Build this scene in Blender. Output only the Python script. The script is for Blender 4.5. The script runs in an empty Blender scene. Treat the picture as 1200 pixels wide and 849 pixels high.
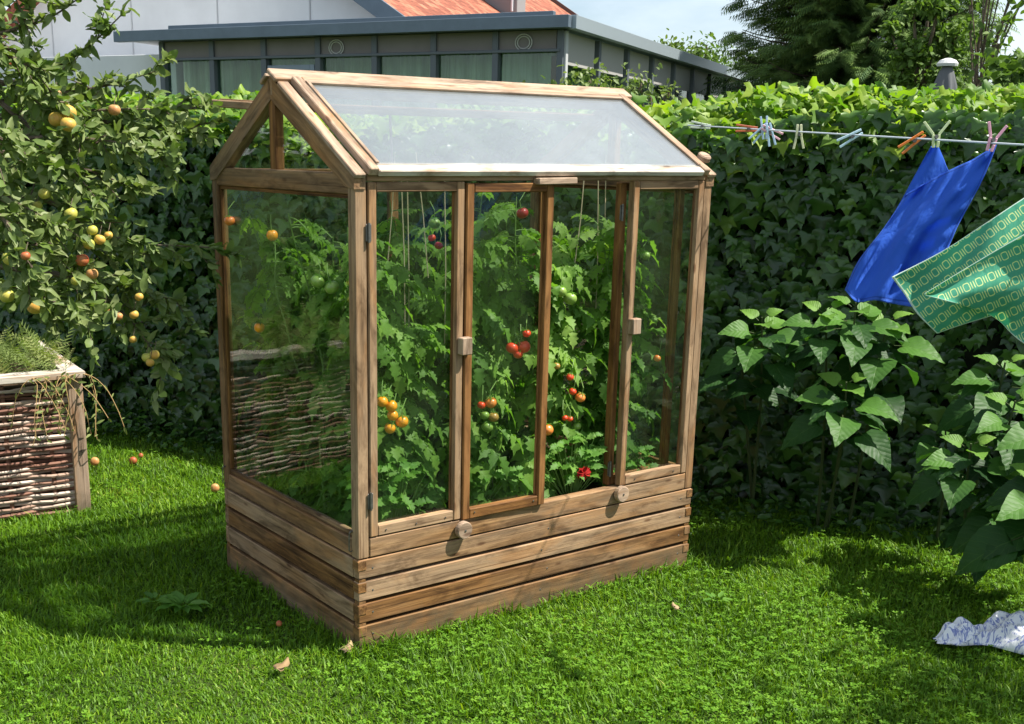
import bpy, math, random
import numpy as np
from mathutils import Vector, Matrix
random.seed(7)
RNG = np.random.default_rng(11)
PI = math.pi
scn = bpy.context.scene
COL = scn.collection

# ------------------------------------------------------------------ camera model
F, PITCH, ROLL, CX, CY, EYE = 1360.4, .26007, .013074, 536.84, 541.6, 1.6
def ray(px, py):
    U, V = px-CX, py-CY
    u = math.cos(ROLL)*U+math.sin(ROLL)*V
    v = -math.sin(ROLL)*U+math.cos(ROLL)*V
    return np.array([u, math.cos(PITCH)*F-math.sin(PITCH)*v, -math.sin(PITCH)*F-math.cos(PITCH)*v])
def at(px, py, Y):                 # the point seen at (px,py), Y metres ahead
    d = ray(px, py)
    return d*(Y/d[1])+np.array([0, 0, EYE])
def ground(px, py, z=0.):
    d = ray(px, py)
    return d*((z-EYE)/d[2])+np.array([0, 0, EYE])

# ------------------------------------------------------------------ object helpers
def tag(o, label=None, cat=None, group=None, kind=None):
    if label: o['label'] = label
    if cat: o['category'] = cat
    if group: o['group'] = group
    if kind: o['kind'] = kind
    return o
def empty(name, loc=(0, 0, 0), rz=0., label=None, cat=None, group=None):
    o = bpy.data.objects.new(name, None)
    COL.objects.link(o)
    o.location = loc
    o.rotation_euler = (0, 0, rz)
    o.empty_display_size = .1
    return tag(o, label, cat, group)
def link_mesh(name, me, mat, parent=None, smooth=False):
    o = bpy.data.objects.new(name, me)
    COL.objects.link(o)
    if mat is not None:
        for m in (mat if isinstance(mat, (list, tuple)) else [mat]):
            me.materials.append(m)
    if parent is not None: o.parent = parent
    if smooth: me.polygons.foreach_set('use_smooth', [True]*len(me.polygons))
    return o

class MB:
    """collects shapes for one mesh; every vertex has grain coordinates and a tone"""
    def __init__(s):
        s.v, s.f, s.g, s.t = [], [], [], []
    def add(s, vs, fs, gs=None, tone=None):
        n = len(s.v)
        if tone is None: tone = random.random()
        s.v += [tuple(map(float, p)) for p in vs]
        s.f += [tuple(i+n for i in f) for f in fs]
        s.g += [tuple(map(float, p)) for p in (gs if gs is not None else vs)]
        s.t += [tone]*len(vs)
    def beam(s, p0, p1, w, h, up=(0, 0, 1), c=.002, tone=None, goff=None):
        """chamfered beam along p0-p1; w across, h in the 'up' direction"""
        p0, p1 = Vector(p0), Vector(p1)
        d = (p1-p0); L = d.length; d.normalize()
        upv = Vector(up); x = upv.cross(d)
        if x.length < 1e-5: x = Vector((1, 0, 0)).cross(d)
        x.normalize(); z = d.cross(x).normalized()
        hx, hy, hz = w/2, L/2, h/2
        c = min(c, hx*.4, hz*.4, hy*.4)
        ctr = (p0+p1)/2
        vs, gs, idx = [], [], {}
        off = goff or (random.uniform(0, 50), random.uniform(0, 50), random.uniform(0, 50))
        for sx in (-1, 1):
            for sy in (-1, 1):
                for sz in (-1, 1):
                    for k in range(3):
                        q = [sx*(hx-c), sy*(hy-c), sz*(hz-c)]
                        q[k] = (sx*hx, sy*hy, sz*hz)[k]
                        idx[(sx, sy, sz, k)] = len(vs)
                        vs.append(ctr+x*q[0]+d*q[1]+z*q[2])
                        gs.append((q[1]+off[0], q[0]+off[1], q[2]+off[2]))
        fs = []
        def face(ids):
            a, b, cc = (vs[i] for i in ids[:3])
            nrm = (b-a).cross(cc-a)
            m = sum((vs[i] for i in ids), Vector())/len(ids)
            fs.append(tuple(ids) if nrm.dot(m-ctr) > 0 else tuple(reversed(ids)))
        S = (-1, 1)
        for k in range(3):
            o = [i for i in range(3) if i != k]
            for a in S:
                ids = []
                for b, cc in ((-1, -1), (1, -1), (1, 1), (-1, 1)):
                    t = [0, 0, 0]; t[k] = a; t[o[0]] = b; t[o[1]] = cc
                    ids.append(idx[(t[0], t[1], t[2], k)])
                face(ids)
            # chamfer strips along axis k
            for b in S:
                for cc in S:
                    t0 = [0, 0, 0]; t1 = [0, 0, 0]
                    t0[k], t1[k] = -1, 1
                    t0[o[0]] = t1[o[0]] = b; t0[o[1]] = t1[o[1]] = cc
                    face([idx[(*t0, o[0])], idx[(*t1, o[0])], idx[(*t1, o[1])], idx[(*t0, o[1])]])
        for sx in S:
            for sy in S:
                for sz in S:
                    face([idx[(sx, sy, sz, 0)], idx[(sx, sy, sz, 1)], idx[(sx, sy, sz, 2)]])
        s.add(vs, fs, gs, tone)
        return s
    def box(s, a, b, c=.002, tone=None):
        """box from corner a to corner b, grain along its longest side"""
        a, b = np.array(a, float), np.array(b, float)
        m = (a+b)/2; e = abs(b-a); k = int(np.argmax(e))
        p0, p1 = m.copy(), m.copy(); p0[k] = min(a[k], b[k]); p1[k] = max(a[k], b[k])
        if k == 0: return s.beam(p0, p1, e[1], e[2], (0, 0, 1), c, tone)
        if k == 1: return s.beam(p0, p1, e[0], e[2], (0, 0, 1), c, tone)
        return s.beam(p0, p1, e[0], e[1], (0, 1, 0), c, tone)
    def prism(s, poly, axis, a, b, tone=None, gdir=None):
        """polygon (2D) in the plane normal to axis ('x','y','z'), extruded a..b; gdir = 2D grain direction"""
        n = len(poly)
        k = 'xyz'.index(axis)
        o = [i for i in range(3) if i != k]
        vs, gs = [], []
        gd = Vector(gdir).normalized() if gdir else Vector((1, 0))
        off = random.uniform(0, 50)
        for t in (a, b):
            for p in poly:
                q = [0, 0, 0]; q[k] = t; q[o[0]], q[o[1]] = p
                vs.append(q)
                pp = Vector(p)
                gs.append((pp.dot(gd)+off, pp.dot(Vector((-gd.y, gd.x)))+off, t))
        area = sum(poly[i][0]*poly[(i+1) % n][1]-poly[(i+1) % n][0]*poly[i][1] for i in range(n))
        flip = (area > 0) != (k != 1)
        if b < a: flip = not flip
        fs = [tuple(range(n))[::-1], tuple(range(n, 2*n))]+[(i, (i+1) % n, n+(i+1) % n, n+i) for i in range(n)]
        if flip: fs = [f[::-1] for f in fs]
        s.add(vs, fs, gs, tone)
        return s
    def tube(s, pts, rad, n=6, cap=True, tone=None):
        pts = [Vector(p) for p in pts]
        m = len(pts)
        if not hasattr(rad, '__len__'): rad = [rad]*m
        vs, gs, fs = [], [], []
        ref = Vector((.13, .31, .94)); L = 0
        off = random.uniform(0, 50)
        for i, p in enumerate(pts):
            d = (pts[min(i+1, m-1)]-pts[max(i-1, 0)])
            if d.length < 1e-9: d = Vector((0, 0, 1))
            d.normalize()
            x = ref-d*ref.dot(d)
            if x.length < 1e-3: x = Vector((1, 0, 0))-d*d.x
            x.normalize(); y = d.cross(x); ref = x
            if i: L += (p-pts[i-1]).length
            for j in range(n):
                a = 2*PI*j/n
                vs.append(p+(x*math.cos(a)+y*math.sin(a))*rad[i])
                gs.append((L+off, math.cos(a)*rad[i], math.sin(a)*rad[i]))
        for i in range(m-1):
            for j in range(n):
                fs.append((i*n+j, i*n+(j+1) % n, (i+1)*n+(j+1) % n, (i+1)*n+j))
        if cap:
            fs.append(tuple(range(n))[::-1]); fs.append(tuple((m-1)*n+j for j in range(n)))
        s.add(vs, fs, gs, tone)
        return s
    def lathe(s, ctr, axis, prof, n=16, tone=None):
        """profile of (radius, distance along axis)"""
        ctr = Vector(ctr); d = Vector(axis).normalized()
        x = d.orthogonal().normalized(); y = d.cross(x)
        vs, fs = [], []
        for r, h in prof:
            for j in range(n):
                a = 2*PI*j/n
                vs.append(ctr+d*h+(x*math.cos(a)+y*math.sin(a))*max(r, 1e-4))
        for i in range(len(prof)-1):
            for j in range(n):
                fs.append((i*n+j, i*n+(j+1) % n, (i+1)*n+(j+1) % n, (i+1)*n+j))
        fs.append(tuple(range(n))[::-1]); fs.append(tuple((len(prof)-1)*n+j for j in range(n)))
        s.add(vs, fs, None, tone)
        return s
    def ball(s, c, r, sc=(1, 1, 1), nu=12, nv=8, dent=0., rot=None, tone=None, ribs=0, ramp=0.):
        """fruit-like ball with a dimple at the top"""
        vs, fs = [], []
        c = Vector(c)
        R = rot or Matrix.Identity(3)
        for i in range(nv+1):
            th = PI*i/nv
            for j in range(nu):
                ph = 2*PI*j/nu
                rr = r*(1+ramp*math.cos(ribs*ph)*math.sin(th))
                z = math.cos(th)
                dd = 1-dent*math.exp(-((th/.55)**2))-dent*.5*math.exp(-(((PI-th)/.4)**2))
                vs.append(c+R @ Vector((rr*max(math.sin(th), 1e-3)*math.cos(ph)*sc[0], rr*max(math.sin(th), 1e-3)*math.sin(ph)*sc[1], r*z*dd*sc[2])))
        for i in range(nv):
            for j in range(nu):
                fs.append((i*nu+j, (i+1)*nu+j, (i+1)*nu+(j+1) % nu, i*nu+(j+1) % nu))
        s.add(vs, fs, None, tone)
        return s
    def build(s, name, mat, parent=None, smooth=False):
        me = bpy.data.meshes.new(name)
        me.from_pydata(s.v, [], s.f)
        a = me.attributes.new('gv', 'FLOAT_VECTOR', 'POINT'); a.data.foreach_set('vector', np.array(s.g, np.float32).ravel())
        a = me.attributes.new('rnd', 'FLOAT', 'POINT'); a.data.foreach_set('value', np.array(s.t, np.float32))
        me.update()
        return link_mesh(name, me, mat, parent, smooth)

def tri_mesh(name, V, T, mat, parent=None, rnd=None, tc=None, smooth=False):
    me = bpy.data.meshes.new(name)
    V = np.ascontiguousarray(V, np.float32); T = np.ascontiguousarray(T, np.int32)
    me.vertices.add(len(V)); me.vertices.foreach_set('co', V.ravel())
    me.loops.add(T.size); me.loops.foreach_set('vertex_index', T.ravel())
    me.polygons.add(len(T)); me.polygons.foreach_set('loop_start', np.arange(0, T.size, 3, dtype=np.int32))
    if rnd is not None:
        a = me.attributes.new('rnd', 'FLOAT', 'POINT'); a.data.foreach_set('value', np.ascontiguousarray(rnd, np.float32))
    if tc is not None:
        a = me.attributes.new('tc', 'FLOAT_VECTOR', 'POINT'); a.data.foreach_set('vector', np.ascontiguousarray(tc, np.float32).ravel())
    me.update(calc_edges=True)
    return link_mesh(name, me, mat, parent, smooth)

def nrmz(a):
    return a/np.maximum(np.linalg.norm(a, axis=-1, keepdims=True), 1e-9)
class Leaves:
    """many copies of leaf templates merged into one foliage mesh.  template: tip along +Y, face +Z"""
    def __init__(s): s.V, s.T, s.R, s.C, s.n = [], [], [], [], 0
    def put(s, tmpl, P, D, N, S, rnd=None):
        V, T = tmpl
        P = np.atleast_2d(np.array(P, float)); k = len(P)
        if k == 0: return s
        D = nrmz(np.broadcast_to(np.array(D, float), (k, 3))); N = np.broadcast_to(np.array(N, float), (k, 3))
        X = nrmz(np.cross(D, N)); Z = np.cross(X, D)
        S = np.broadcast_to(np.array(S, float), (k,))
        M = np.stack([X, D, Z], axis=1)*S[:, None, None]        # rows = axes
        W = np.einsum('vi,kij->kvj', V, M)+P[:, None, :]
        nv = len(V)
        s.V.append(W.reshape(-1, 3))
        s.T.append((T[None]+(np.arange(k)*nv)[:, None, None]).reshape(-1, 3)+s.n)
        r = RNG.random(k) if rnd is None else np.broadcast_to(np.array(rnd, float), (k,))
        s.R.append(np.repeat(r, nv))
        s.C.append(np.tile(V, (k, 1)))
        s.n += k*nv
        return s
    def build(s, name, mat, parent=None, smooth=False):
        return tri_mesh(name, np.concatenate(s.V), np.concatenate(s.T), mat, parent, np.concatenate(s.R), np.concatenate(s.C), smooth)

def leaf_tmpl(half, fold=.25, curl=.25, bend=.0):
    """half: list of (x>=0, y) outline from base to tip; midrib gets the same y's.  Folded along the midrib."""
    ys = [p[1] for p in half]
    y0, y1 = ys[0], ys[-1]
    mid = [(0., y) for y in np.linspace(y0, y1, 5)]
    def z(x, y):
        t = (y-y0)/(y1-y0)
        return abs(x)*fold-curl*t*t+bend*math.sin(t*9)*abs(x)
    V = [(x, y, z(x, y)) for x, y in mid]
    T = []
    inner = half[1:-1]
    for sgn in (1, -1):
        b = len(V)
        V += [(sgn*x, y, z(x, y)) for x, y in inner]
        # stitch midrib (0..4) with outline
        loop_out = [0]+[b+i for i in range(len(inner))]+[4]
        i, j = 0, 0
        while i < len(loop_out)-1 or j < 4:
            if j < 4 and (i >= len(loop_out)-1 or V[j+1][1] <= V[loop_out[i+1]][1] and i > 0):
                tri = (j, loop_out[i], j+1); j += 1
            else:
                tri = (j, loop_out[i], loop_out[i+1]); i += 1
            if len(set(tri)) == 3:
                T.append(tri if sgn > 0 else (tri[0], tri[2], tri[1]))
    return np.array(V, float), np.array(T, int)
IVY = leaf_tmpl([(0, 0), (.2, -.13), (.42, -.04), (.5, .16), (.66, .50), (.36, .43), (.22, .62), (.1, .85), (0, 1.12)], .32, .3, .25)
IVY2 = leaf_tmpl([(0, 0), (.22, -.15), (.46, -.1), (.62, .12), (.82, .38), (.45, .38), (.32, .5), (.2, .74), (.08, .9), (0, 1.06)], .24, .4, .3)
OVATE = leaf_tmpl([(0, 0), (.16, .12), (.26, .35), (.25, .6), (.14, .85), (0, 1)], .45, .3, .3)
OVATE2 = leaf_tmpl([(0, 0), (.14, .1), (.22, .33), (.2, .6), (.1, .86), (0, 1)], .8, .55, .4)
OVATE3 = leaf_tmpl([(0, 0), (.18, .12), (.31, .35), (.28, .62), (.13, .88), (0, .98)], .15, -.15, .35)
NARROW = leaf_tmpl([(0, 0), (.1, .2), (.15, .45), (.1, .75), (0, 1)], .35, .35)
TOMA = leaf_tmpl([(0, 0), (.12, .08), (.3, .14), (.22, .3), (.38, .42), (.2, .52), (.28, .68), (.1, .78), (0, 1)], .3, .45, .2)
CLOV = (np.array([(0, 0, 0), (.34, .45, .1), (.42, .85, .16), (.0, .9, .02), (-.42, .85, .16), (-.34, .45, .1)], float), np.array([(0, 1, 3), (1, 2, 3), (0, 3, 5), (3, 4, 5)]))
def bigleaf():
    ys = np.linspace(0, 1, 13)
    wd = [.0, .25, .355, .40, .40, .38, .345, .30, .245, .185, .12, .055, 0]
    V, T = [], []
    for i, (y, w) in enumerate(zip(ys, wd)):
        for k, s in enumerate((-1, -.55, -.05, .05, .55, 1)):
            x = w*s
            z = .22*abs(x)-.42*y*y+.018*math.sin(y*26-abs(x)*16)*abs(s)+.012*math.sin(i*2.1+k)
            back = -.16*abs(s)*w/.4 if i < 4 else 0
            V.append((x, y+back*(1-i/4), z))
    for i in range(12):
        for k in range(5):
            a = i*6+k
            T += [(a, a+1, a+7), (a, a+7, a+6)]
    return np.array(V), np.array(T)
BIG = bigleaf()
def frond():
    V = [(0, 0, 0), (0, 1, -.1)]; T = []
    for i in range(7):
        y = .05+i*.13
        w = .3*(1-.6*i/7)
        for s in (-1, 1):
            b = len(V)
            V += [(0, y, 0), (s*w, y+.2, -.08), (0, y+.07, 0)]
            T.append((b, b+1, b+2) if s < 0 else (b, b+2, b+1))
    b = len(V); V += [(-.02, 0, 0), (.02, 0, 0), (0, 1.1, -.1)]; T.append((b, b+1, b+2))
    return np.array(V, float), np.array(T)
FROND = frond()

def perlin(x, y, seed=0):
    """cheap smooth 2D value noise, arrays"""
    xi, yi = np.floor(x).astype(int), np.floor(y).astype(int)
    fx, fy = x-xi, y-yi
    fx, fy = fx*fx*(3-2*fx), fy*fy*(3-2*fy)
    def h(a, b):
        n = (a*374761393+b*668265263+seed*982451653) & 0x7fffffff
        n = (n ^ (n >> 13))*1274126177 & 0x7fffffff
        return ((n ^ (n >> 16)) & 0xffff)/65535.
    return (h(xi, yi)*(1-fx)+h(xi+1, yi)*fx)*(1-fy)+(h(xi, yi+1)*(1-fx)+h(xi+1, yi+1)*fx)*fy

# ------------------------------------------------------------------ materials
class NT:
    def __init__(s, name):
        s.m = bpy.data.materials.new(name); s.m.use_nodes = True
        s.t = s.m.node_tree; s.t.nodes.clear()
        s.out = s.t.nodes.new('ShaderNodeOutputMaterial')
    def n(s, ty, **kw):
        nd = s.t.nodes.new('ShaderNode'+ty)
        for k, v in kw.items():
            if k.startswith('i_'):
                nd.inputs[k[2:].replace('_', ' ')].default_value = v
            else: setattr(nd, k, v)
        return nd
    def l(s, a, b): s.t.links.new(a, b); return s
    def attr(s, name, out='Fac'): return s.n('Attribute', attribute_name=name).outputs[out]
    def math(s, op, a, b=None, clamp=False):
        nd = s.n('Math', operation=op); nd.use_clamp = clamp
        for i, v in enumerate((a, b)):
            if v is None: continue
            if isinstance(v, (int, float)): nd.inputs[i].default_value = v
            else: s.l(v, nd.inputs[i])
        return nd.outputs[0]
    def ramp(s, fac, stops, interp='LINEAR'):
        nd = s.n('ValToRGB'); cr = nd.color_ramp; cr.interpolation = interp
        while len(cr.elements) < len(stops): cr.elements.new(.5)
        for e, (p, c) in zip(cr.elements, stops): e.position = p; e.color = (*c, 1)
        s.l(fac, nd.inputs[0]); return nd.outputs[0]
    def mix(s, fac, a, b, mode='MIX'):
        nd = s.n('Mix', data_type='RGBA', blend_type=mode)
        for sock, v in ((nd.inputs[0], fac), (nd.inputs[6], a), (nd.inputs[7], b)):
            if isinstance(v, (int, float)): sock.default_value = v
            elif isinstance(v, tuple): sock.default_value = (*v, 1)
            else: s.l(v, sock)
        return nd.outputs[2]
    def mapping(s, vec, scale=(1, 1, 1), loc=(0, 0, 0), rot=(0, 0, 0)):
        nd = s.n('Mapping'); nd.inputs['Scale'].default_value = scale; nd.inputs['Location'].default_value = loc; nd.inputs['Rotation'].default_value = rot
        s.l(vec, nd.inputs[0]); return nd.outputs[0]
    def noise(s, vec, scale=5., detail=4., rough=.55, dist=0.):
        nd = s.n('TexNoise'); nd.inputs['Scale'].default_value = scale; nd.inputs['Detail'].default_value = detail
        nd.inputs['Roughness'].default_value = rough; nd.inputs['Distortion'].default_value = dist
        if vec is not None: s.l(vec, nd.inputs[0])
        return nd.outputs[0]
    def bump(s, h, strength=.3, dist=.002):
        nd = s.n('Bump'); nd.inputs['Strength'].default_value = strength; nd.inputs['Distance'].default_value = dist
        s.l(h, nd.inputs['Height']); return nd.outputs[0]
    def bsdf(s, col=None, rough=.6, spec=.3, normal=None, metal=0.):
        nd = s.n('BsdfPrincipled'); nd.inputs['Roughness'].default_value = rough if not hasattr(rough, 'is_linked') else .5
        if hasattr(rough, 'is_linked'): s.l(rough, nd.inputs['Roughness'])
        nd.inputs['Specular IOR Level'].default_value = spec; nd.inputs['Metallic'].default_value = metal
        if isinstance(col, tuple): nd.inputs['Base Color'].default_value = (*col, 1)
        elif col is not None: s.l(col, nd.inputs['Base Color'])
        if normal is not None: s.l(normal, nd.inputs['Normal'])
        return nd.outputs[0]
    def done(s, sh): s.l(sh, s.out.inputs[0]); return s.m

def wood_mat(name, dark, mid, light, grey, greyness=.5, rough=.75, orange=(.42, .20, .07)):
    m = NT(name)
    gv = m.attr('gv', 'Vector')
    g1 = m.noise(m.mapping(gv, (2.2, 60, 60)), 1., 5, .6, .6)
    g2 = m.noise(m.mapping(gv, (9, 260, 260)), 1., 3, .6)
    big = m.noise(m.mapping(gv, (1.6, 7, 7)), 1., 3, .5)
    tone = m.attr('rnd')
    col = m.ramp(g1, [(.25, dark), (.5, mid), (.75, light)])
    fine = m.ramp(g2, [(.3, (.62, .6, .58)), (.6, (1, 1, 1))])
    col = m.mix(.75, col, fine, 'MULTIPLY')
    # weathering: patches and whole boards gone grey
    gf = m.math('ADD', m.math('MULTIPLY', big, 1.6), m.math('MULTIPLY', tone, .9))
    gf = m.math('MULTIPLY', m.math('SUBTRACT', gf, 1.25-greyness), 1.5, clamp=True)
    gf = m.math('MINIMUM', gf, .85)
    gcol = m.mix(.6, grey, m.ramp(g1, [(.3, (.6, .58, .56)), (.7, (1.15, 1.12, 1.1))]), 'MULTIPLY')
    col = m.mix(gf, col, gcol)
    tn = m.ramp(tone, [(0, (.66, .62, .56)), (.5, (.92, .9, .88)), (1, (1.15, 1.12, 1.08))])
    col = m.mix(1., col, tn, 'MULTIPLY')
    # damp stains and dark weather streaks
    st_ = m.noise(m.mapping(gv, (5, 22, 22), (3, 8, 1)), 1., 5, .65, .8)
    col = m.mix(.85, col, m.ramp(st_, [(.34, (.34, .30, .26)), (.54, (1, 1, 1)), (.75, (1.18, 1.15, 1.08))]), 'MULTIPLY')
    og = m.noise(m.mapping(gv, (2.6, 12, 12), (7, 2, 5)), 1., 4, .6, .5)
    col = m.mix(m.math('MULTIPLY', m.ramp(og, [(.52, (0, 0, 0)), (.66, (1, 1, 1))]), .45), col, orange)
    hl = m.noise(m.mapping(gv, (.9, 150, 150), (1, 4, 2)), 1., 2, .5, .3)
    col = m.mix(.7, col, m.ramp(hl, [(.30, (.35, .3, .25)), (.38, (1, 1, 1))]), 'MULTIPLY')
    # soil splashes and algae near the ground
    geo = m.n('NewGeometry'); spz = m.n('SeparateXYZ'); m.l(geo.outputs['Position'], spz.inputs[0])
    spl_ = m.math('ADD', m.math('MULTIPLY', spz.outputs[2], -7.), m.math('MULTIPLY', m.noise(geo.outputs['Position'], 22., 4), 1.3))
    col = m.mix(m.math('MULTIPLY', m.math('SUBTRACT', spl_, .05, True), .9, True), col, (.10, .085, .05))
    # knots
    vo = m.n('TexVoronoi'); vo.inputs['Scale'].default_value = 1.; m.l(m.mapping(gv, (5, 16, 16)), vo.inputs[0])
    kn = m.ramp(vo.outputs['Distance'], [(.06, (.35, .25, .2)), (.13, (1, 1, 1))])
    col = m.mix(.8, col, kn, 'MULTIPLY')
    h = m.math('ADD', g1, m.math('MULTIPLY', g2, .6))
    return m.done(m.bsdf(col, rough, .25, m.bump(h, .55, .0022)))
M_WOOD = wood_mat('weathered_wood', (.085, .038, .012), (.27, .135, .045), (.47, .265, .10), (.37, .262, .165), .42)
M_WOODW = wood_mat('grey_wood', (.13, .075, .04), (.30, .19, .11), (.45, .30, .19), (.42, .32, .24), .75)
M_WOODR = wood_mat('fresh_wood', (.13, .05, .014), (.28, .13, .038), (.42, .22, .075), (.32, .2, .1), .0)
M_PALE = wood_mat('pale_plank', (.30, .26, .21), (.48, .43, .37), (.58, .53, .46), (.56, .53, .48), .7)

def leaf_mat(name, stops, trans=.35, rough=.45, spec=.35, tcol=None, veins=False, nscale=3., tboost=(1.5, 1.7, .6), nmix=.5):
    m = NT(name)
    geo = m.n('NewGeometry')
    r = m.attr('rnd')
    ns = m.noise(geo.outputs['Position'], nscale, 2)
    f = m.math('ADD', m.math('MULTIPLY', r, 1-nmix), m.math('MULTIPLY', ns, nmix), clamp=True)
    col = m.ramp(f, stops)
    nrm = None
    if veins:
        tc = m.attr('tc', 'Vector')
        sp = m.n('SeparateXYZ'); m.l(tc, sp.inputs[0])
        ax = m.math('ABSOLUTE', sp.outputs[0])
        ph = m.math('SUBTRACT', m.math('MULTIPLY', sp.outputs[1], 7.), m.math('MULTIPLY', ax, 7.5))
        fr = m.math('FRACT', ph)
        tri = m.math('ABSOLUTE', m.math('SUBTRACT', fr, .5))       # 0 on vein
        vein = m.math('SUBTRACT', 1., m.math('MULTIPLY', tri, 16., True), True)
        mid = m.math('SUBTRACT', 1., m.math('MULTIPLY', ax, 70., True), True)
        vm = m.math('MAXIMUM', m.math('MULTIPLY', vein, .55), mid)
        col = m.mix(m.math('MULTIPLY', vm, .28), col, (.15, .27, .06))
        puff = m.math('ADD', m.math('MULTIPLY', tri, 1.), m.math('MULTIPLY', vm, -.5))
        nrm = m.bump(puff, .35, .004)
    b = m.bsdf(col, rough, spec, nrm)
    tr = m.n('BsdfTranslucent')
    m.l(m.mix(1., col, tboost, 'MULTIPLY'), tr.inputs[0])
    mx = m.n('MixShader'); mx.inputs[0].default_value = trans
    m.l(b, mx.inputs[1]); m.l(tr.outputs[0], mx.inputs[2])
    return m.done(mx.outputs[0])
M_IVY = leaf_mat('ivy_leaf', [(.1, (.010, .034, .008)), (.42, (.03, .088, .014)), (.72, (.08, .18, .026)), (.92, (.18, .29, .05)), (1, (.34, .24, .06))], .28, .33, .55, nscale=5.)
M_IVYTOP = leaf_mat('ivy_sunlit_leaf', [(.15, (.05, .13, .015)), (.45, (.13, .24, .02)), (.7, (.24, .34, .03)), (1, (.36, .40, .06))], .4, .5, nscale=5.)  # sunlit yellow-green of the hedge top, put into the leaf colour
M_APPLEL = leaf_mat('apple_leaf', [(.1, (.06, .11, .02)), (.45, (.13, .19, .045)), (.8, (.22, .26, .10)), (1, (.33, .35, .20))], .3, .5, .3, tboost=(1.3, 1.5, .6))
M_TOMA = leaf_mat('tomato_leaf', [(.05, (.04, .10, .02)), (.35, (.10, .21, .03)), (.65, (.19, .33, .05)), (.88, (.32, .44, .12)), (1, (.48, .46, .16))], .42, .55, .25)
M_TOMB = leaf_mat('herb_leaf', [(.05, (.06, .15, .02)), (.5, (.1, .24, .03)), (1, (.18, .32, .06))], .4, .55, .25)
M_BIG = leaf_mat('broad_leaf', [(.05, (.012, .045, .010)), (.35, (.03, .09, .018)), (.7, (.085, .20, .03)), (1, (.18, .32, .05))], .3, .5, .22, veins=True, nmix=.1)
M_GRASS = leaf_mat('grass_blade', [(.15, (.04, .10, .006)), (.4, (.095, .21, .010)), (.7, (.18, .33, .018)), (.9, (.29, .42, .04)), (1, (.42, .38, .15))], .35, .5, .25, nscale=1.6, nmix=.45, tboost=(1.6, 1.5, .4))
M_CLOV = leaf_mat('clover_leaf', [(.1, (.06, .15, .012)), (.5, (.12, .26, .02)), (1, (.2, .35, .04))], .3, .6, .12, nscale=2.)
M_SPRUCE = leaf_mat('spruce_needle', [(.1, (.02, .055, .024)), (.4, (.065, .13, .04)), (.75, (.18, .27, .06))], .12, .6, .2, nscale=.8)
M_FAR = leaf_mat('far_leaf', [(.1, (.05, .09, .02)), (.5, (.1, .17, .035)), (.9, (.17, .24, .06))], .3, .6, .2, nscale=.8)
M_FEATH = leaf_mat('feathery_leaf', [(.1, (.08, .13, .03)), (.5, (.17, .22, .06)), (.9, (.3, .3, .13))], .3, .6, .2)
M_DRY = leaf_mat('dry_leaf', [(.1, (.26, .16, .07)), (.9, (.45, .33, .19))], .15, .7, .2, tboost=(1, .9, .7))

def plain(name, col, rough=.6, spec=.3, metal=0., nscale=0., var=.15, bump=0.):
    m = NT(name)
    c = col
    nrm = None
    if nscale:
        geo = m.n('NewGeometry')
        ns = m.noise(geo.outputs['Position'], nscale, 5, .6)
        c = m.mix(1., col, m.ramp(ns, [(.3, (1-var,)*3), (.7, (1+var,)*3)]), 'MULTIPLY')
        if bump: nrm = m.bump(ns, .4, bump)
    return m.done(m.bsdf(c, rough, spec, nrm, metal))
def bark(name, a, b, sc=40):
    m = NT(name)
    gv = m.attr('gv', 'Vector')
    n1 = m.noise(m.mapping(gv, (sc*.4, sc*2, sc*2)), 1., 4)
    return m.done(m.bsdf(m.ramp(n1, [(.3, a), (.7, b)]), .85, .15, m.bump(n1, .6, .004)))
M_BARK = bark('bark', (.06, .045, .03), (.19, .15, .11))
M_STEM = plain('green_stem', (.15, .25, .06), .6, .2, nscale=30)
M_STEMD = plain('dark_stem', (.05, .07, .025), .7, .2, nscale=30)
M_STRING = plain('twine', (.5, .42, .26), .9, .1)
M_IRON = plain('iron', (.18, .17, .16), .45, .5, .8, nscale=60, var=.3)
M_SOIL = plain('soil_material', (.055, .036, .022), .95, .1, nscale=40, var=.5, bump=.01)

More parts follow.
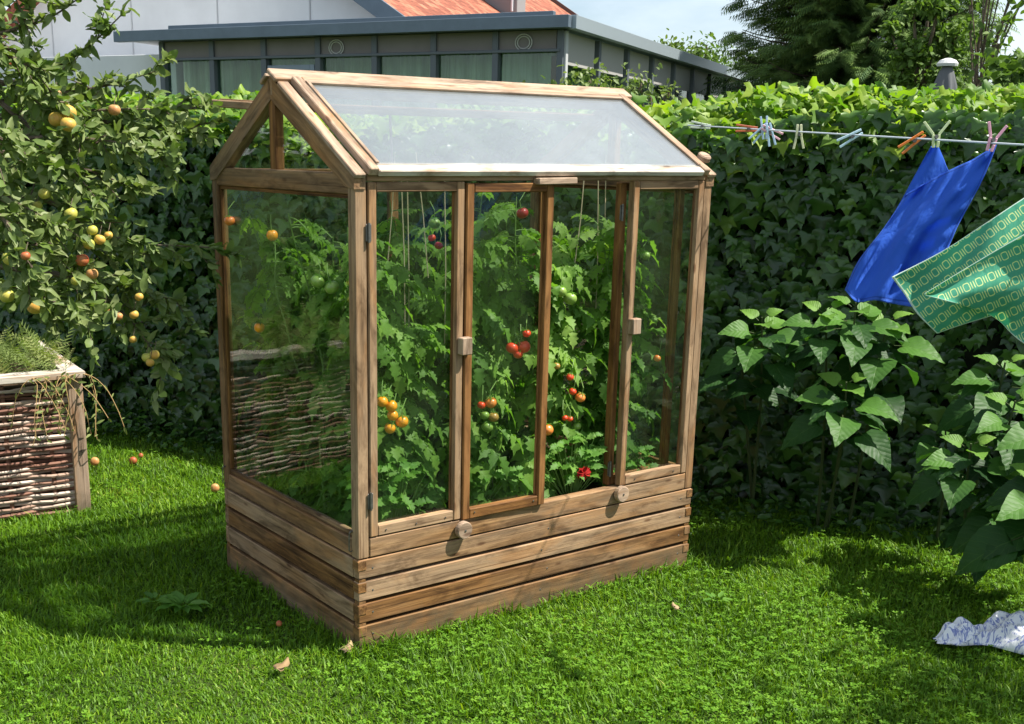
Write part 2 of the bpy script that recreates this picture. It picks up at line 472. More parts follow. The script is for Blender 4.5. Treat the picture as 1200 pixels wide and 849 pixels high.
def glass_mat(name, tint, haze=.0, ior=1.5, rough=.0, hazecol=(.8, .85, .85), dirt=0., var=1.6):
    m = NT(name)
    tr = m.n('BsdfTransparent'); tr.inputs[0].default_value = (*tint, 1)
    base = tr.outputs[0]
    geo = m.n('NewGeometry')
    if haze or dirt:
        d1 = m.n('BsdfDiffuse'); d1.inputs[0].default_value = (*hazecol, 1)
        d2 = m.n('BsdfTranslucent'); d2.inputs[0].default_value = (*hazecol, 1)
        dm = m.n('MixShader'); dm.inputs[0].default_value = .5
        m.l(d1.outputs[0], dm.inputs[1]); m.l(d2.outputs[0], dm.inputs[2])
        ns = m.noise(m.mapping(geo.outputs['Position'], (3, 3, 3)), 1.6, 6, .62)
        fac = m.math('ADD', haze*.6, m.math('MULTIPLY', m.math('SUBTRACT', ns, .42), haze*var+dirt), clamp=True)
        mx = m.n('MixShader'); m.l(fac, mx.inputs[0]); m.l(base, mx.inputs[1]); m.l(dm.outputs[0], mx.inputs[2])
        base = mx.outputs[0]
    gl = m.n('BsdfGlossy'); gl.inputs['Roughness'].default_value = rough
    wob = m.noise(m.mapping(geo.outputs['Position'], (1, 1, 1)), 5., 1)
    bp = m.bump(wob, .12, .01); m.l(bp, gl.inputs['Normal'])
    fr = m.n('Fresnel')      # the same reflectance on both faces of the thin pane
    io = m.n('Mix', data_type='FLOAT'); io.inputs[2].default_value = ior; io.inputs[3].default_value = 1/ior
    m.l(geo.outputs['Backfacing'], io.inputs[0]); m.l(io.outputs[0], fr.inputs['IOR'])
    mx = m.n('MixShader'); m.l(fr.outputs[0], mx.inputs[0]); m.l(base, mx.inputs[1]); m.l(gl.outputs[0], mx.inputs[2])
    return m.done(mx.outputs[0])
M_GLASS = glass_mat('old_glass', (.94, .97, .95), .0, 1.42, .0, (.5, .6, .45), .055)
M_ROOFGLASS = glass_mat('milky_roof_glass', (.9, .94, .95), .38, 1.8, .035, (.80, .84, .88), .0, .35)
M_WINGLASS = glass_mat('window_glass', (.75, .85, .8), .0, 1.55, .0)

def fruit_mat(name, a, b, rough=.25, spec=.5, streak=0.):
    m = NT(name)
    tc = m.n('TexCoord').outputs['Object']
    ns = m.noise(tc, 25., 3)
    geo = m.n('NewGeometry')
    col = m.ramp(ns, [(.35, a), (.65, b)])
    sp_n = m.noise(tc, 140., 3)
    col = m.mix(m.math('MULTIPLY', m.ramp(sp_n, [(.62, (0, 0, 0)), (.68, (1, 1, 1))]), .55), col, (.2, .12, .05))
    col = m.mix(m.math('MULTIPLY', m.ramp(m.noise(tc, 9., 2), [(.5, (0, 0, 0)), (.75, (1, 1, 1))]), .35), col, b if b[0] > b[1] else a)
    return m.done(m.bsdf(col, m.math('ADD', m.math('MULTIPLY', ns, .3), rough-.1), spec))
FR = {
    'orange': fruit_mat('orange_tomato', (.85, .27, .012), (.9, .36, .02)),
    'red': fruit_mat('red_tomato', (.62, .035, .012), (.75, .07, .02)),
    'orangered': fruit_mat('half_ripe_tomato', (.7, .14, .02), (.75, .25, .05)),
    'green': fruit_mat('green_tomato', (.15, .28, .04), (.24, .36, .07)),
    'darkred': fruit_mat('dark_tomato', (.3, .02, .02), (.42, .03, .03)),
    'olive': fruit_mat('turning_tomato', (.28, .2, .04), (.4, .22, .05)),
}
M_APPLE = {
    'y': fruit_mat('yellow_apple', (.50, .42, .08), (.56, .30, .06), .4, .35),
    'g': fruit_mat('green_apple', (.36, .42, .07), (.48, .42, .08), .4, .35),
    'r': fruit_mat('red_apple', (.36, .04, .025), (.42, .15, .05), .4, .35),
    'p': fruit_mat('pink_apple', (.5, .33, .12), (.48, .2, .07), .4, .35),
}

# ------------------------------------------------------------------ world, sun, camera
SUN_AZ = math.atan2(.995, -.09)     # compass angle from +Y towards +X
SUN_EL = math.radians(56)
SD = Vector((math.sin(SUN_AZ)*math.cos(SUN_EL), math.cos(SUN_AZ)*math.cos(SUN_EL), math.sin(SUN_EL)))
w = bpy.data.worlds.new('World'); scn.world = w; w.use_nodes = True
nt = w.node_tree; nt.nodes.clear()
wo = nt.nodes.new('ShaderNodeOutputWorld'); bg = nt.nodes.new('ShaderNodeBackground')
sky = nt.nodes.new('ShaderNodeTexSky'); sky.sky_type = 'NISHITA'; sky.sun_disc = False
sky.sun_elevation = SUN_EL; sky.sun_rotation = SUN_AZ; sky.air_density = 1.; sky.dust_density = .6; sky.ozone_density = 1.
tcw = nt.nodes.new('ShaderNodeTexCoord')
mp = nt.nodes.new('ShaderNodeMapping'); mp.inputs['Scale'].default_value = (1.4, 1.4, 4.5)
nz = nt.nodes.new('ShaderNodeTexNoise'); nz.inputs['Scale'].default_value = 1.7; nz.inputs['Detail'].default_value = 8; nz.inputs['Roughness'].default_value = .55
cr = nt.nodes.new('ShaderNodeValToRGB'); cr.color_ramp.elements[0].position = .40; cr.color_ramp.elements[0].color = (.12, .12, .12, 1)
cr.color_ramp.elements[1].position = .66; cr.color_ramp.elements[1].color = (.85, .85, .85, 1)
mxw = nt.nodes.new('ShaderNodeMix'); mxw.data_type = 'RGBA'; mxw.inputs[7].default_value = (8.4, 9.2, 10., 1)
nt.links.new(tcw.outputs['Generated'], mp.inputs[0]); nt.links.new(mp.outputs[0], nz.inputs[0]); nt.links.new(nz.outputs[0], cr.inputs[0])
nt.links.new(cr.outputs[0], mxw.inputs[0]); nt.links.new(sky.outputs[0], mxw.inputs[6]); nt.links.new(mxw.outputs[2], bg.inputs[0])
bg.inputs[1].default_value = .072
nt.links.new(bg.outputs[0], wo.inputs[0])
sl = bpy.data.lights.new('sun', 'SUN'); sl.energy = 5.0; sl.angle = math.radians(.55); sl.color = (1., .95, .86)
so = bpy.data.objects.new('sun', sl); COL.objects.link(so); so.rotation_euler = SD.to_track_quat('Z', 'Y').to_euler(); so.location = SD*30

cd = bpy.data.cameras.new('camera'); cam = bpy.data.objects.new('camera', cd); COL.objects.link(cam); scn.camera = cam
cd.sensor_fit = 'HORIZONTAL'; cd.sensor_width = 36; cd.lens = F/1200*36; cd.clip_end = 2000; cd.clip_start = .05
cd.shift_x = (600-CX)/1200; cd.shift_y = (CY-424.5)/1200
Fw = Vector((0, math.cos(PITCH), -math.sin(PITCH))); Uu = Vector((0, math.sin(PITCH), math.cos(PITCH))); Rr = Vector((1, 0, 0))
Xc = Rr*math.cos(ROLL)+Uu*math.sin(ROLL); Yc = -Rr*math.sin(ROLL)+Uu*math.cos(ROLL)
cam.matrix_world = Matrix(((Xc.x, Yc.x, -Fw.x, 0), (Xc.y, Yc.y, -Fw.y, 0), (Xc.z, Yc.z, -Fw.z, EYE), (0, 0, 0, 1)))
scn.view_settings.view_transform = 'Standard'; scn.view_settings.look = 'None'; scn.view_settings.gamma = 1; scn.view_settings.exposure = 1.0
scn.render.engine = 'CYCLES'
scn.cycles.transparent_max_bounces = 24; scn.cycles.max_bounces = 8; scn.cycles.diffuse_bounces = 3
scn.render.resolution_x = 1024; scn.render.resolution_y = 724

# ------------------------------------------------------------------ ground
GZ = -.034
def terrain():
    m = NT('lawn_soil')
    geo = m.n('NewGeometry')
    n1 = m.noise(geo.outputs['Position'], 1.6, 5); n2 = m.noise(geo.outputs['Position'], 60., 4)
    c = m.ramp(n1, [(.3, (.03, .055, .012)), (.7, (.06, .095, .02))])
    c = m.mix(.6, c, m.ramp(n2, [(.35, (.5, .45, .35)), (.65, (1.2, 1.2, 1.1))]), 'MULTIPLY')
    mat = m.done(m.bsdf(c, .95, .1, m.bump(n2, .8, .02)))
    b = MB()
    b.add([(-300, -100, GZ), (300, -100, GZ), (300, 600, GZ), (-300, 600, GZ)], [(0, 1, 2, 3)])
    return tag(b.build('ground', mat), 'flat garden ground under the lawn', kind='structure')
terrain()

# ------------------------------------------------------------------ greenhouse (local frame: x along the front, y depth, z up)
TH = .62615
GA = Vector((-.3237, 3.5959, 0))
GW, GD, GE, GR = 1.5676, 1.0334, 1.5404, 1.8498
GM = Matrix.Translation(GA) @ Matrix.Rotation(TH, 4, 'Z')
GMI = GM.inverted()
def gfront(px, py, v=0.):           # world point on the greenhouse's local plane y = v
    d = Vector(ray(px, py)); o = Vector((0, 0, EYE))
    dl = GMI.to_3x3() @ d; ol = GMI @ o
    t = (v-ol.y)/dl.y
    return ol+dl*t
gh = empty('greenhouse', GA, TH, 'weathered wooden lean mini greenhouse with pitched glass roof full of tomato plants on the lawn', 'greenhouse')
T = .032
BH, GAP = .0675, .0105
zs = [i*(BH+GAP) for i in range(4)]
for i, z in enumerate(zs):
    zl = -.034 if i == 0 else 0.      # the lowest board stands in the turf
    # front and rear boards, with the side boards' tenons showing at the corners
    b = MB(); b.box((.0, -.001, z+.002+zl), (GW, T, z+BH), .0025, tone=random.random()); b.build('base_board', M_WOOD, gh)
    b = MB(); b.box((.0, GD-T, z+.002+zl), (GW, GD, z+BH), .0025); b.build('base_board', M_WOOD, gh)
    for x0, x1 in ((0., T), (GW-T, GW)):
        b = MB()
        s = -1 if x0 == 0 else 1
        b.box((x0+(-.002 if s < 0 else .0), T+.0015, z+.001+zl), (x1+(.002 if s > 0 else 0), GD-T-.0015, z+BH-.001), .0025)
        xa = x0+.002 if s > 0 else x0-.0025
        b.box((xa, -.0035, z+BH*.48), (xa+T, T, z+BH-.003), .001, tone=.15)
        b.build('base_board', M_WOOD, gh)
        if i < 3:
            for ya, yb in ((.001, T-.003), (GD-T+.003, GD-.002)):
                b = MB(); b.box((x0+.003, ya, z+BH), (x0+T-.003, yb, z+BH+GAP), .0005, tone=.1); b.build('spacer', M_WOOD, gh)
ZB = .3055
P = .042
# corner posts
for x0 in (0., GW-P):
    for y0 in (0., GD-P):
        b = MB(); b.box((x0, y0, ZB), (x0+P, y0+P, GE-.002), .003, tone=.55 if y0 == 0 else .3); b.build('corner_post', M_WOOD, gh)
# sills
b = MB(); b.box((P+.002, -.002, ZB+.001), (GW-P-.002, P-.004, ZB+.066), .003, tone=.5); b.build('front_sill', M_WOOD, gh)
b = MB(); b.box((P+.002, GD-P+.004, ZB+.001), (GW-P-.002, GD, ZB+.066), .003); b.build('rear_sill', M_WOOD, gh)
# soil inside
bs = MB(); bs.box((.036, .036, .0), (GW-.036, GD-.036, .33), .001)
so_ = bs.build('soil', M_SOIL); so_.matrix_world = GM; tag(so_, 'dark soil filling the greenhouse base', kind='structure')
# side walls: bottom rail with bead, glass, tie beam
def pane(a, b_, parent, mat=None, name='glass_pane'):
    p = MB(); p.box(a, b_, .0004); return p.build(name, mat or M_GLASS, parent)
for k, x0 in enumerate((0., GW)):
    s = 1 if k == 0 else -1
    def X(t): return x0+s*t
    b = MB(); b.box((X(.001), P+.001, ZB+.001), (X(P-.002), GD-P-.001, ZB+.062), .003, tone=.35)
    b.box((X(.009), P+.001, ZB+.0635), (X(.028), GD-P-.001, ZB+.083), .002, tone=.3)
    b.build('side_sill', M_WOOD, gh)
    fr_ = MB()
    fr_.box((X(.009), P+.001, ZB+.084), (X(.026), P+.013, 1.474), .0015, tone=.3)
    fr_.box((X(.009), GD-P-.013, ZB+.084), (X(.026), GD-P-.001, 1.474), .0015, tone=.2)
    fr_.box((X(.009), P+.0135, 1.461), (X(.026), GD-P-.0135, 1.473), .0015, tone=.2)
    fo = fr_.build('side_window', M_WOODR, gh)
    pane((X(.015), P+.012, ZB+.084), (X(.0185), GD-P-.012, 1.474), fo)
    b = MB(); b.box((X(.0015), P-.03, 1.474), (X(P-.001), GD-P+.03, 1.538), .003, tone=.3); b.build('tie_beam', M_WOOD, gh)
# gables: rafters as prisms in the y-z plane
ridge_y = .531
def gable(x0, x1, tone):
    w_ = .064
    apex = (ridge_y, GR-.012)
    # front rafter
    fe = (-.004, GE-.002)
    for (ey, sg) in ((-.004, 1), (GD+.004, -1)):
        d = Vector((apex[0]-ey, apex[1]-GE)); d.normalize()
        dn = Vector((d.y, -d.x))*sg       # inward / down
        if dn.y > 0: dn = -dn
        A0 = Vector((ey, GE)); B0 = Vector(apex)
        low = A0+dn*w_; 
        # where the rafter's lower edge meets the plumb line at the ridge
        t = (ridge_y-low.x)/d.x
        B1 = low+d*t
        # lower end cut plumb at outer post face
        poly = [tuple(A0), tuple(B0), (ridge_y, B1.y), (ey+sg*.055, GE+ (B1.y-(low.y))/(B1.x-low.x)*(ey+sg*.055-low.x)-(GE-low.y)), (ey, GE-.05)]
        poly[3] = (ey+sg*.052, low.y+(B1.y-low.y)/(B1.x-low.x)*(ey+sg*.052-low.x))
        b = MB(); b.prism(poly, 'x', x0, x1, tone=random.uniform(.3, .6), gdir=tuple(d)); b.build('rafter', M_WOOD, gh)
    b = MB(); b.box((x0+.004, ridge_y-.022, 1.540), (x1-.004, ridge_y+.022, GR-.085), .002, tone=tone); b.build('king_post', M_WOODR, gh)
gable(-.004, .036, .4); gable(GW-.036, GW+.004, .4)
for x0 in (.014, GW-.018):
    b = MB(); b.prism([(.07, 1.541), (GD-.07, 1.541), (ridge_y, GR-.07)], 'x', x0, x0+.003); b.build('gable_glass', M_GLASS, gh)
# ridge beam and cap
b = MB(); b.box((-.004, ridge_y-.018, GR-.075), (GW+.004, ridge_y+.018, GR-.018), .003); b.build('ridge_beam', M_WOOD, gh)
sl_ = math.atan2(GR-GE, ridge_y)
cf = Vector((0, -math.cos(sl_), -math.sin(sl_)))          # down the front slope
cn = Vector((0, -math.sin(sl_), math.cos(sl_)))           # out of the front slope
rp = Vector((0, ridge_y, GR+.002))
b = MB(); b.beam(Vector((-.016, 0, 0))+rp+cf*.032+cn*.004, Vector((GW+.016, 0, 0))+rp+cf*.032+cn*.004, .066, .016, cn, .003, tone=.85)
b.build('ridge_cap', M_WOODW, gh)
cfb = Vector((0, math.cos(sl_), -math.sin(sl_))); cnb = Vector((0, math.sin(sl_), math.cos(sl_)))
b = MB(); b.beam(Vector((-.016, 0, 0))+rp+cfb*.038-cnb*.004, Vector((GW+.016, 0, 0))+rp+cfb*.038-cnb*.004, .05, .014, cnb, .003, tone=.6)
b.build('ridge_cap', M_WOODW, gh)
# eave plate at the front
b = MB(); b.box((P+.001, -.004, 1.513), (GW-P-.001, P, 1.534), .003, tone=.6); b.build('eave_plate', M_WOOD, gh)
b = MB(); b.box((P+.001, GD-P, 1.489), (GW-P-.001, GD, 1.534), .003); b.build('eave_plate', M_WOOD, gh)
# roof sashes
def sash(origin, dn, nn, L, mats, parent, x0, x1, name='roof_sash'):
    """frame of length L down the slope from origin"""
    origin = Vector(origin)
    def pt(x, s, h): return Vector((x, 0, 0))+origin+dn*s+nn*h
    fr = MB()
    sw, th = .034, .026
    for x in (x0+sw/2, x1-sw/2):
        fr.beam(pt(x, 0, 0), pt(x, L, 0), sw, th, nn, .003, tone=.75)
    for x in (x0+sw+.006, x1-sw-.006):
        fr.beam(pt(x, .034, th*.5+.002), pt(x, L-.03, th*.5+.002), .012, .006, nn, .001, tone=.6)
    fr.beam(pt(x0+sw, .017, 0), pt(x1-sw, .017, 0), .034, th, nn, .003, tone=.7)
    fr.beam(pt(x0+sw, .041, th*.5), pt(x1-sw, .041, th*.5), .012, .008, nn, .001, tone=.5)
    o = fr.build(name, mats, parent)
    rl = MB(); rl.beam(pt(x0+sw, L-.020, -.003), pt(x1-sw, L-.020, -.003), .048, th*.8, nn, .003, tone=1.); rl.build('sash_rail', M_PALE, o)  # sunlit white of the bottom rail put into its pale wood colour
    g = MB(); g.beam(pt((x0+x1)/2, .03, .006), pt((x0+x1)/2, L-.030, .009), x1-x0-2*sw+.004, .004, nn, .0004)
    g.build('glass_pane', M_ROOFGLASS, o)
    return o
LS = math.hypot(ridge_y, GR-GE)-.060
sash(rp+cf*.068+cn*(.010), cf, cn, LS+.012, M_WOODW, gh, .040, GW-.040)
# outer barge strips over the front rafters
for x0 in (-.006, GW-.034):
    b = MB(); q = Vector((x0+.02, 0, 0))+rp+cf*.066-cn*.006
    b.beam(q, q+cf*(LS+.012), .040, .016, cn, .003, tone=.8); b.build('barge_strip', M_WOODW, gh)
# rear sash propped open, nearly level
op = math.radians(3.)
dnb = Vector((0, math.cos(op), math.sin(op))); nnb = Vector((0, -math.sin(op), math.cos(op)))
ro = sash(Vector((0, ridge_y+.06, GR-.108)), dnb, nnb, .45, M_WOOD, gh, .0, GW-.0)
b = MB(); b.tube([(GW*.5, GD-.02, 1.53), (GW*.5, GD+.0, 1.75)], .006, 6); b.build('prop_rod', M_IRON, gh)
# little grey plate on the eave
pz = gfront(651, 211, -.02)
b = MB(); b.beam((pz.x-.085, -.021, 1.512), (pz.x+.085, -.021, 1.514), .034, .022, (0, 0, 1), .003, tone=.9); b.build('eave_block', M_WOODW, gh)

# doors
def door(x0, x1, z0, z1, y0, parent_loc=None, rot=0., tone=.5, mat=None, pivot=None, hinges=(), handle=None, sw=.030, hinge_side=-1):
    """door frame as one mesh with glass, hinges and handle; built around its pivot edge"""
    mat = mat or M_WOOD
    px_ = x0
    W = x1-x0
    d = bpy.data.objects.new
    fr = MB(); th = .030
    fr.box((0, 0, z0), (sw, th, z1), .003, tone=tone)
    fr.box((W-sw, 0, z0), (W, th, z1), .003, tone=tone+.1)
    fr.box((sw+.0005, .001, z0), (W-sw-.0005, th-.001, z0+.036), .003, tone=tone+.2)
    fr.box((sw+.0005, .001, z1-.030), (W-sw-.0005, th-.001, z1), .003, tone=tone-.1)
    # glazing beads
    fr.box((sw, .016, z0+.037), (sw+.007, .023, z1-.031), .001, tone=.1)
    fr.box((W-sw-.007, .016, z0+.037), (W-sw, .023, z1-.031), .001, tone=.1)
    o = fr.build('door', mat, gh)
    o.location = (px_, y0, 0); o.rotation_euler = (0, 0, rot)
    pane((sw-.001, .0245, z0+.034), (W-sw+.001, .0275, z1-.028), o)
    for hz, hx in hinges:
        h = MB(); h.tube([(hx, -.004, hz-.03), (hx, -.004, hz+.03)], .0045, 8)
        h.box((hx-.010, -.0015, hz-.026), (hx+.010, .001, hz+.026), .0004)
        h.build('hinge', M_IRON, o)
    if handle:
        h = MB(); h.box((handle[0]-.021, -.030, handle[1]-.029), (handle[0]+.021, -.0005, handle[1]+.029), .003, tone=.75); h.build('handle', M_WOODW, o)
    return o
Z0, Z1 = ZB+.070, 1.511
D1 = door(.046, .4105, Z0, Z1, -.004, tone=.55, hinges=((.50, 0.), (1.36, 0.)), handle=(.362, .982))
D2 = door(.4145, .776, Z0-.004, Z1-.004, -.010, rot=math.radians(-1.2), tone=.1, mat=M_WOODR)
D4 = door(1.160, 1.523, Z0, Z1, -.004, tone=.6, handle=(.022, .99))
D3 = door(1.132, 1.500, Z0-.002, Z1-.006, .030, rot=math.radians(6), tone=.1, mat=M_WOODR, hinges=((.44, 0.004), (1.40, 0.004)))
for d_, xs_ in ((D1, (.06, .18, .30)), (D2, (.05, .31)), (D4, (.08, .29))):
    for xx_ in xs_:
        b = MB(); b.lathe((xx_, -.0004, Z0+.017), (0, -1, 0), [(.0032, 0), (.0028, .0012), (.001, .0014)], 8); b.build('screw', M_IRON, d_)
for i, z in enumerate(zs):
    for xx_ in (.055, GW*.5+.03*(i % 2), GW-.06):
        b = MB(); b.lathe((xx_, -.0012, z+BH*.5), (0, -1, 0), [(.0036, 0), (.003, .001), (.001, .0012)], 8); b.build('screw', M_IRON, gh)
# turn buttons
for bx, bz in ((.4125, .340), (1.158, .349)):
    b = MB(); b.lathe((bx, -.0025, bz), (0, -1, 0), [(.008, 0), (.008, .006), (.029, .0065), (.031, .009), (.031, .026), (.028, .029)], 20, tone=.7)
    o = b.build('turn_button', M_WOODW, gh, True)
    o.data.polygons.foreach_set('use_smooth', [False]*len(o.data.polygons))
    b = MB(); b.lathe((bx, -.0315, bz), (0, -1, 0), [(.0045, 0), (.004, .002), (.001, .0025)], 8); b.build('screw', M_IRON, o)
q = Vector((GW-.012, 0, 0))+rp+cf*(LS+.0)+cn*.004
b = MB(); b.lathe(q, cn, [(.008, 0), (.008, .012), (.024, .0125), (.026, .015), (.026, .030), (.022, .034)], 18, tone=.8); b.build('turn_button', M_WOODW, gh)
# wire hooks on the side near the sill
for hy in (.035, GD-.02):
    b = MB(); b.tube([(-.004, hy, .395), (-.012, hy, .392), (-.013, hy, .33), (-.006, hy, .325), (-.004, hy-.004, .33)], .0022, 6)
    b.lathe((0, hy, .395), (-1, 0, 0), [(.004, 0), (.004, .008)], 8); b.build('hook', M_IRON, gh)
# rear wall: glass behind a mullion
b = MB(); b.box((GW/2-.02, GD-.035, ZB+.067), (GW/2+.02, GD-.005, 1.488), .003); b.build('rear_mullion', M_WOODR, gh)
for xa, xb in ((P, GW/2-.02), (GW/2+.02, GW-P)):
    pane((xa, GD-.022, ZB+.066), (xb, GD-.019, 1.489), gh)

# ------------------------------------------------------------------ tomato plants inside
def gl(p): return np.array(GM @ Vector(p))
def compound_leaf(lv, base, d, length, droop, rnd, spread=.62):
    """tomato leaf: curved stalk with 3 pairs of leaflets and a terminal one (local coordinates)"""
    d = Vector(d).normalized()
    side = d.cross(Vector((0, 0, 1)))
    if side.length < .1: side = Vector((1, 0, 0))
    side.normalize()
    P_, D_, N_, S_ = [], [], [], []
    p = Vector(base); cur = d.copy(); steps = 7
    pts = [p.copy()]
    for i in range(steps):
        cur = (cur+Vector((0, 0, -droop))).normalized()
        p = p+cur*length/steps; pts.append(p.copy())
        nrm = side.cross(cur)
        if nrm.z < 0: nrm = -nrm
        if i in (1, 2, 3, 4, 5):
            for s in (-1, 1):
                dd = (side*s+cur*.5+Vector((random.uniform(-.25, .25), random.uniform(-.25, .25), random.uniform(-.4, .1))))
                P_.append(p[:]); D_.append(dd[:]); N_.append((nrm+Vector((random.uniform(-.4, .4), random.uniform(-.4, .4), 0)))[:]); S_.append(length*random.uniform(.26, .40)*(1.0 if i > 1 else .55))
    P_.append(p[:]); D_.append(cur[:]); N_.append((side.cross(cur)*(1 if side.cross(cur).z > 0 else -1))[:]); S_.append(length*.42)
    lv.put(TOMA, P_, D_, N_, S_, np.clip(rnd+np.random.default_rng(len(P_)+int(abs(base[0]*1e4))).uniform(-.1, .1, len(P_)), 0, 1))
    return pts
def clampg(p):
    return Vector((min(max(p.x, .045), GW-.045), min(max(p.y, .05), GD-.05), p.z))
fruits = {}    # plant index -> list
def fruit(plant, px, py, rpx, kind, v):
    if v < .3: v = max(.052, v-.07)
    p = gfront(px, py, v)
    dist = ((GM @ p)-Vector((0, 0, EYE))).length
    fruits.setdefault(plant, []).append((p, rpx/F*dist*1.02, kind))
for a in ((0, 448, 471, 6.5, 'orange', .13), (0, 458.5, 476, 7, 'orange', .12), (0, 460, 487, 6.5, 'orange', .11), (0, 471, 494, 7.5, 'orange', .11), (0, 457, 502, 6.5, 'orange', .12),
          (0, 509, 262, 7, 'green', .2), (0, 506, 279, 4.5, 'red', .22), (0, 514, 288, 5, 'darkred', .22),
          (1, 600, 408, 7.5, 'red', .13), (1, 613, 407, 8.5, 'red', .12), (1, 607, 415, 6, 'red', .115), (1, 617, 391, 5, 'red', .16),
          (1, 575, 472, 7, 'orangered', .13), (1, 564, 475, 5, 'red', .14), (1, 568, 487, 5.5, 'green', .13), (1, 578, 489, 6.5, 'olive', .12), (1, 571, 500, 7, 'green', .13),
          (1, 641, 504, 7.5, 'orangered', .12), (2, 680, 466, 6, 'orangered', .13), (2, 671, 459, 4.5, 'red', .14), (2, 668, 442, 4.5, 'red', .13),
          (2, 657, 342, 7, 'green', .12), (2, 668, 350, 8, 'green', .11), (2, 662, 490, 3.5, 'red', .11), (2, 668, 491, 3.5, 'red', .11), (2, 652, 429, 4.5, 'olive', .13),
          (5, 319, 276, 6.5, 'orange', .62), (5, 304, 384, 6, 'orange', .72), (4, 372, 330, 8, 'green', .28), (4, 389, 337, 8.5, 'green', .25), (5, 269, 259, 6, 'orangered', .9),
          (1, 612, 250, 7, 'darkred', .25), (3, 757, 300, 5, 'green', .15), (3, 770, 420, 4.5, 'orangered', .15), (2, 676, 500, 5, 'green', .2)):
    fruit(*a)
plant_lab = ['tall tomato plant with a truss of orange fruit behind the left glass door',
             'tomato plant with clusters of red fruit behind the second glass door',
             'tomato plant with green fruit high up in the open doorway',
             'tomato plant behind the right hand glass door beside the open doorway',
             'tomato plant with two green fruit against the left side glass near the front corner',
             'tomato plant with orange fruit against the left side glass at the rear corner',
             'tomato plant by the rear glass behind the second door',
             'tomato plant at the rear right corner inside the greenhouse']
plant_lab.append('tomato plant against the middle of the left side glass')
spots = [(.24, .24, 1.36), (.62, .24, 1.40), (.95, .26, 1.45), (1.34, .26, 1.42), (.14, .45, 1.40), (.16, .82, 1.38), (.66, .74, 1.42), (1.15, .76, 1.44), (.17, .63, 1.30)]
for i, (u, v, top) in enumerate(spots):
    g0 = empty('tomato_plant', GM @ Vector((u, v, .33)), 0, plant_lab[i], 'tomato plant', 'tomato plants inside the greenhouse')
    inv = (Matrix.Translation(GM @ Vector((u, v, .33)))).inverted()
    tow = inv @ GM
    def Wl(p): return tow @ Vector(p)
    st = MB(); lv = Leaves()
    random.seed(100+i)
    stems = []
    for k in range(3):
        pts = []
        ph = random.uniform(0, 6)
        for j in range(15):
            t = j/14
            pts.append(Vector((u+.05*math.sin(ph+t*5)*(.3+t)+(k-1)*.09*t, v+.05*math.cos(ph+t*4)*t+(random.uniform(-.01, .01)), .33+t*(top-.33)*(1-.08*k))))
        stems.append(pts)
        st.tube([Wl(p) for p in pts], [.0055*(1-.6*j/14) for j in range(15)], 6)
    n = 150
    for j in range(n):
        pts = stems[j % 3]
        tt = (j+.5)/n
        q = min(int(tt*14), 13)
        p = pts[q].lerp(pts[q+1], random.random())
        a = random.uniform(0, 2*PI)
        # leaves lean to the light and to the glass
        d = Vector((math.cos(a), math.sin(a)-(.45 if v < .5 else -.1), random.uniform(-.05, .65)))
        L = random.uniform(.13, .23)*(1-.25*tt)
        end = p+d.normalized()*L
        if end.y < .055: d.y = abs(d.y)*.15; p.y = max(p.y, .10)
        if end.x < .055: d.x = abs(d.x)
        if end.x > GW-.055: d.x = -abs(d.x)
        if end.y > GD-.055: d.y = -abs(d.y)
        rnd = np.clip(.30+.32*tt+random.gauss(0, .24), 0, 1)
        stalk = compound_leaf(lv, p, d, L, random.uniform(.06, .26), rnd)
        st.tube([Wl(x) for x in stalk], [.0022]*len(stalk), 4, cap=False)
    # keep leaves inside, turn into object space
    for a_ in lv.V:
        a_[:, 0] = np.clip(a_[:, 0], .034+RNG.uniform(0, .004, len(a_)), GW-.034)
        a_[:, 1] = np.clip(a_[:, 1], .036+RNG.uniform(0, .004, len(a_)), GD-.036)
        Mx = np.array(tow)
        a_[:] = a_ @ Mx[:3, :3].T+Mx[:3, 3]
    st.build('stem', M_STEM, g0)
    lv.build('foliage', M_TOMA, g0)
    for (p, r, kind) in fruits.get(i, []):
        b = MB()
        R = Matrix.Rotation(random.uniform(-.4, .4), 3, 'X') @ Matrix.Rotation(random.uniform(-.4, .4), 3, 'Y')
        b.ball((0, 0, 0), r, (1, 1, .9 if kind != 'orange' else 1.), 16, 10, .14, R, ribs=5, ramp=.03 if kind in ('red', 'darkred') else .0)
        o = b.build('tomato', FR[kind], g0, True); o.location = Wl(p)
        c = Leaves()
        a = np.arange(5)*2*PI/5
        up = np.array(R @ Vector((0, 0, 1)))
        c.put(NARROW, [up*r*.86]*5, np.stack([np.cos(a), np.sin(a), .25+0*a], 1) @ np.array(R).T, [up]*5, r*.9, .5)
        c.build('calyx', M_TOMB, o)
        tp = MB(); tp.tube([Vector(up*r*.85), Vector(up*(r+.012))+Vector((0, 0, .01)), Vector((random.uniform(-.02, .02), .03, r+.05))], .0017, 5); tp.build('stalk', M_STEM, o)
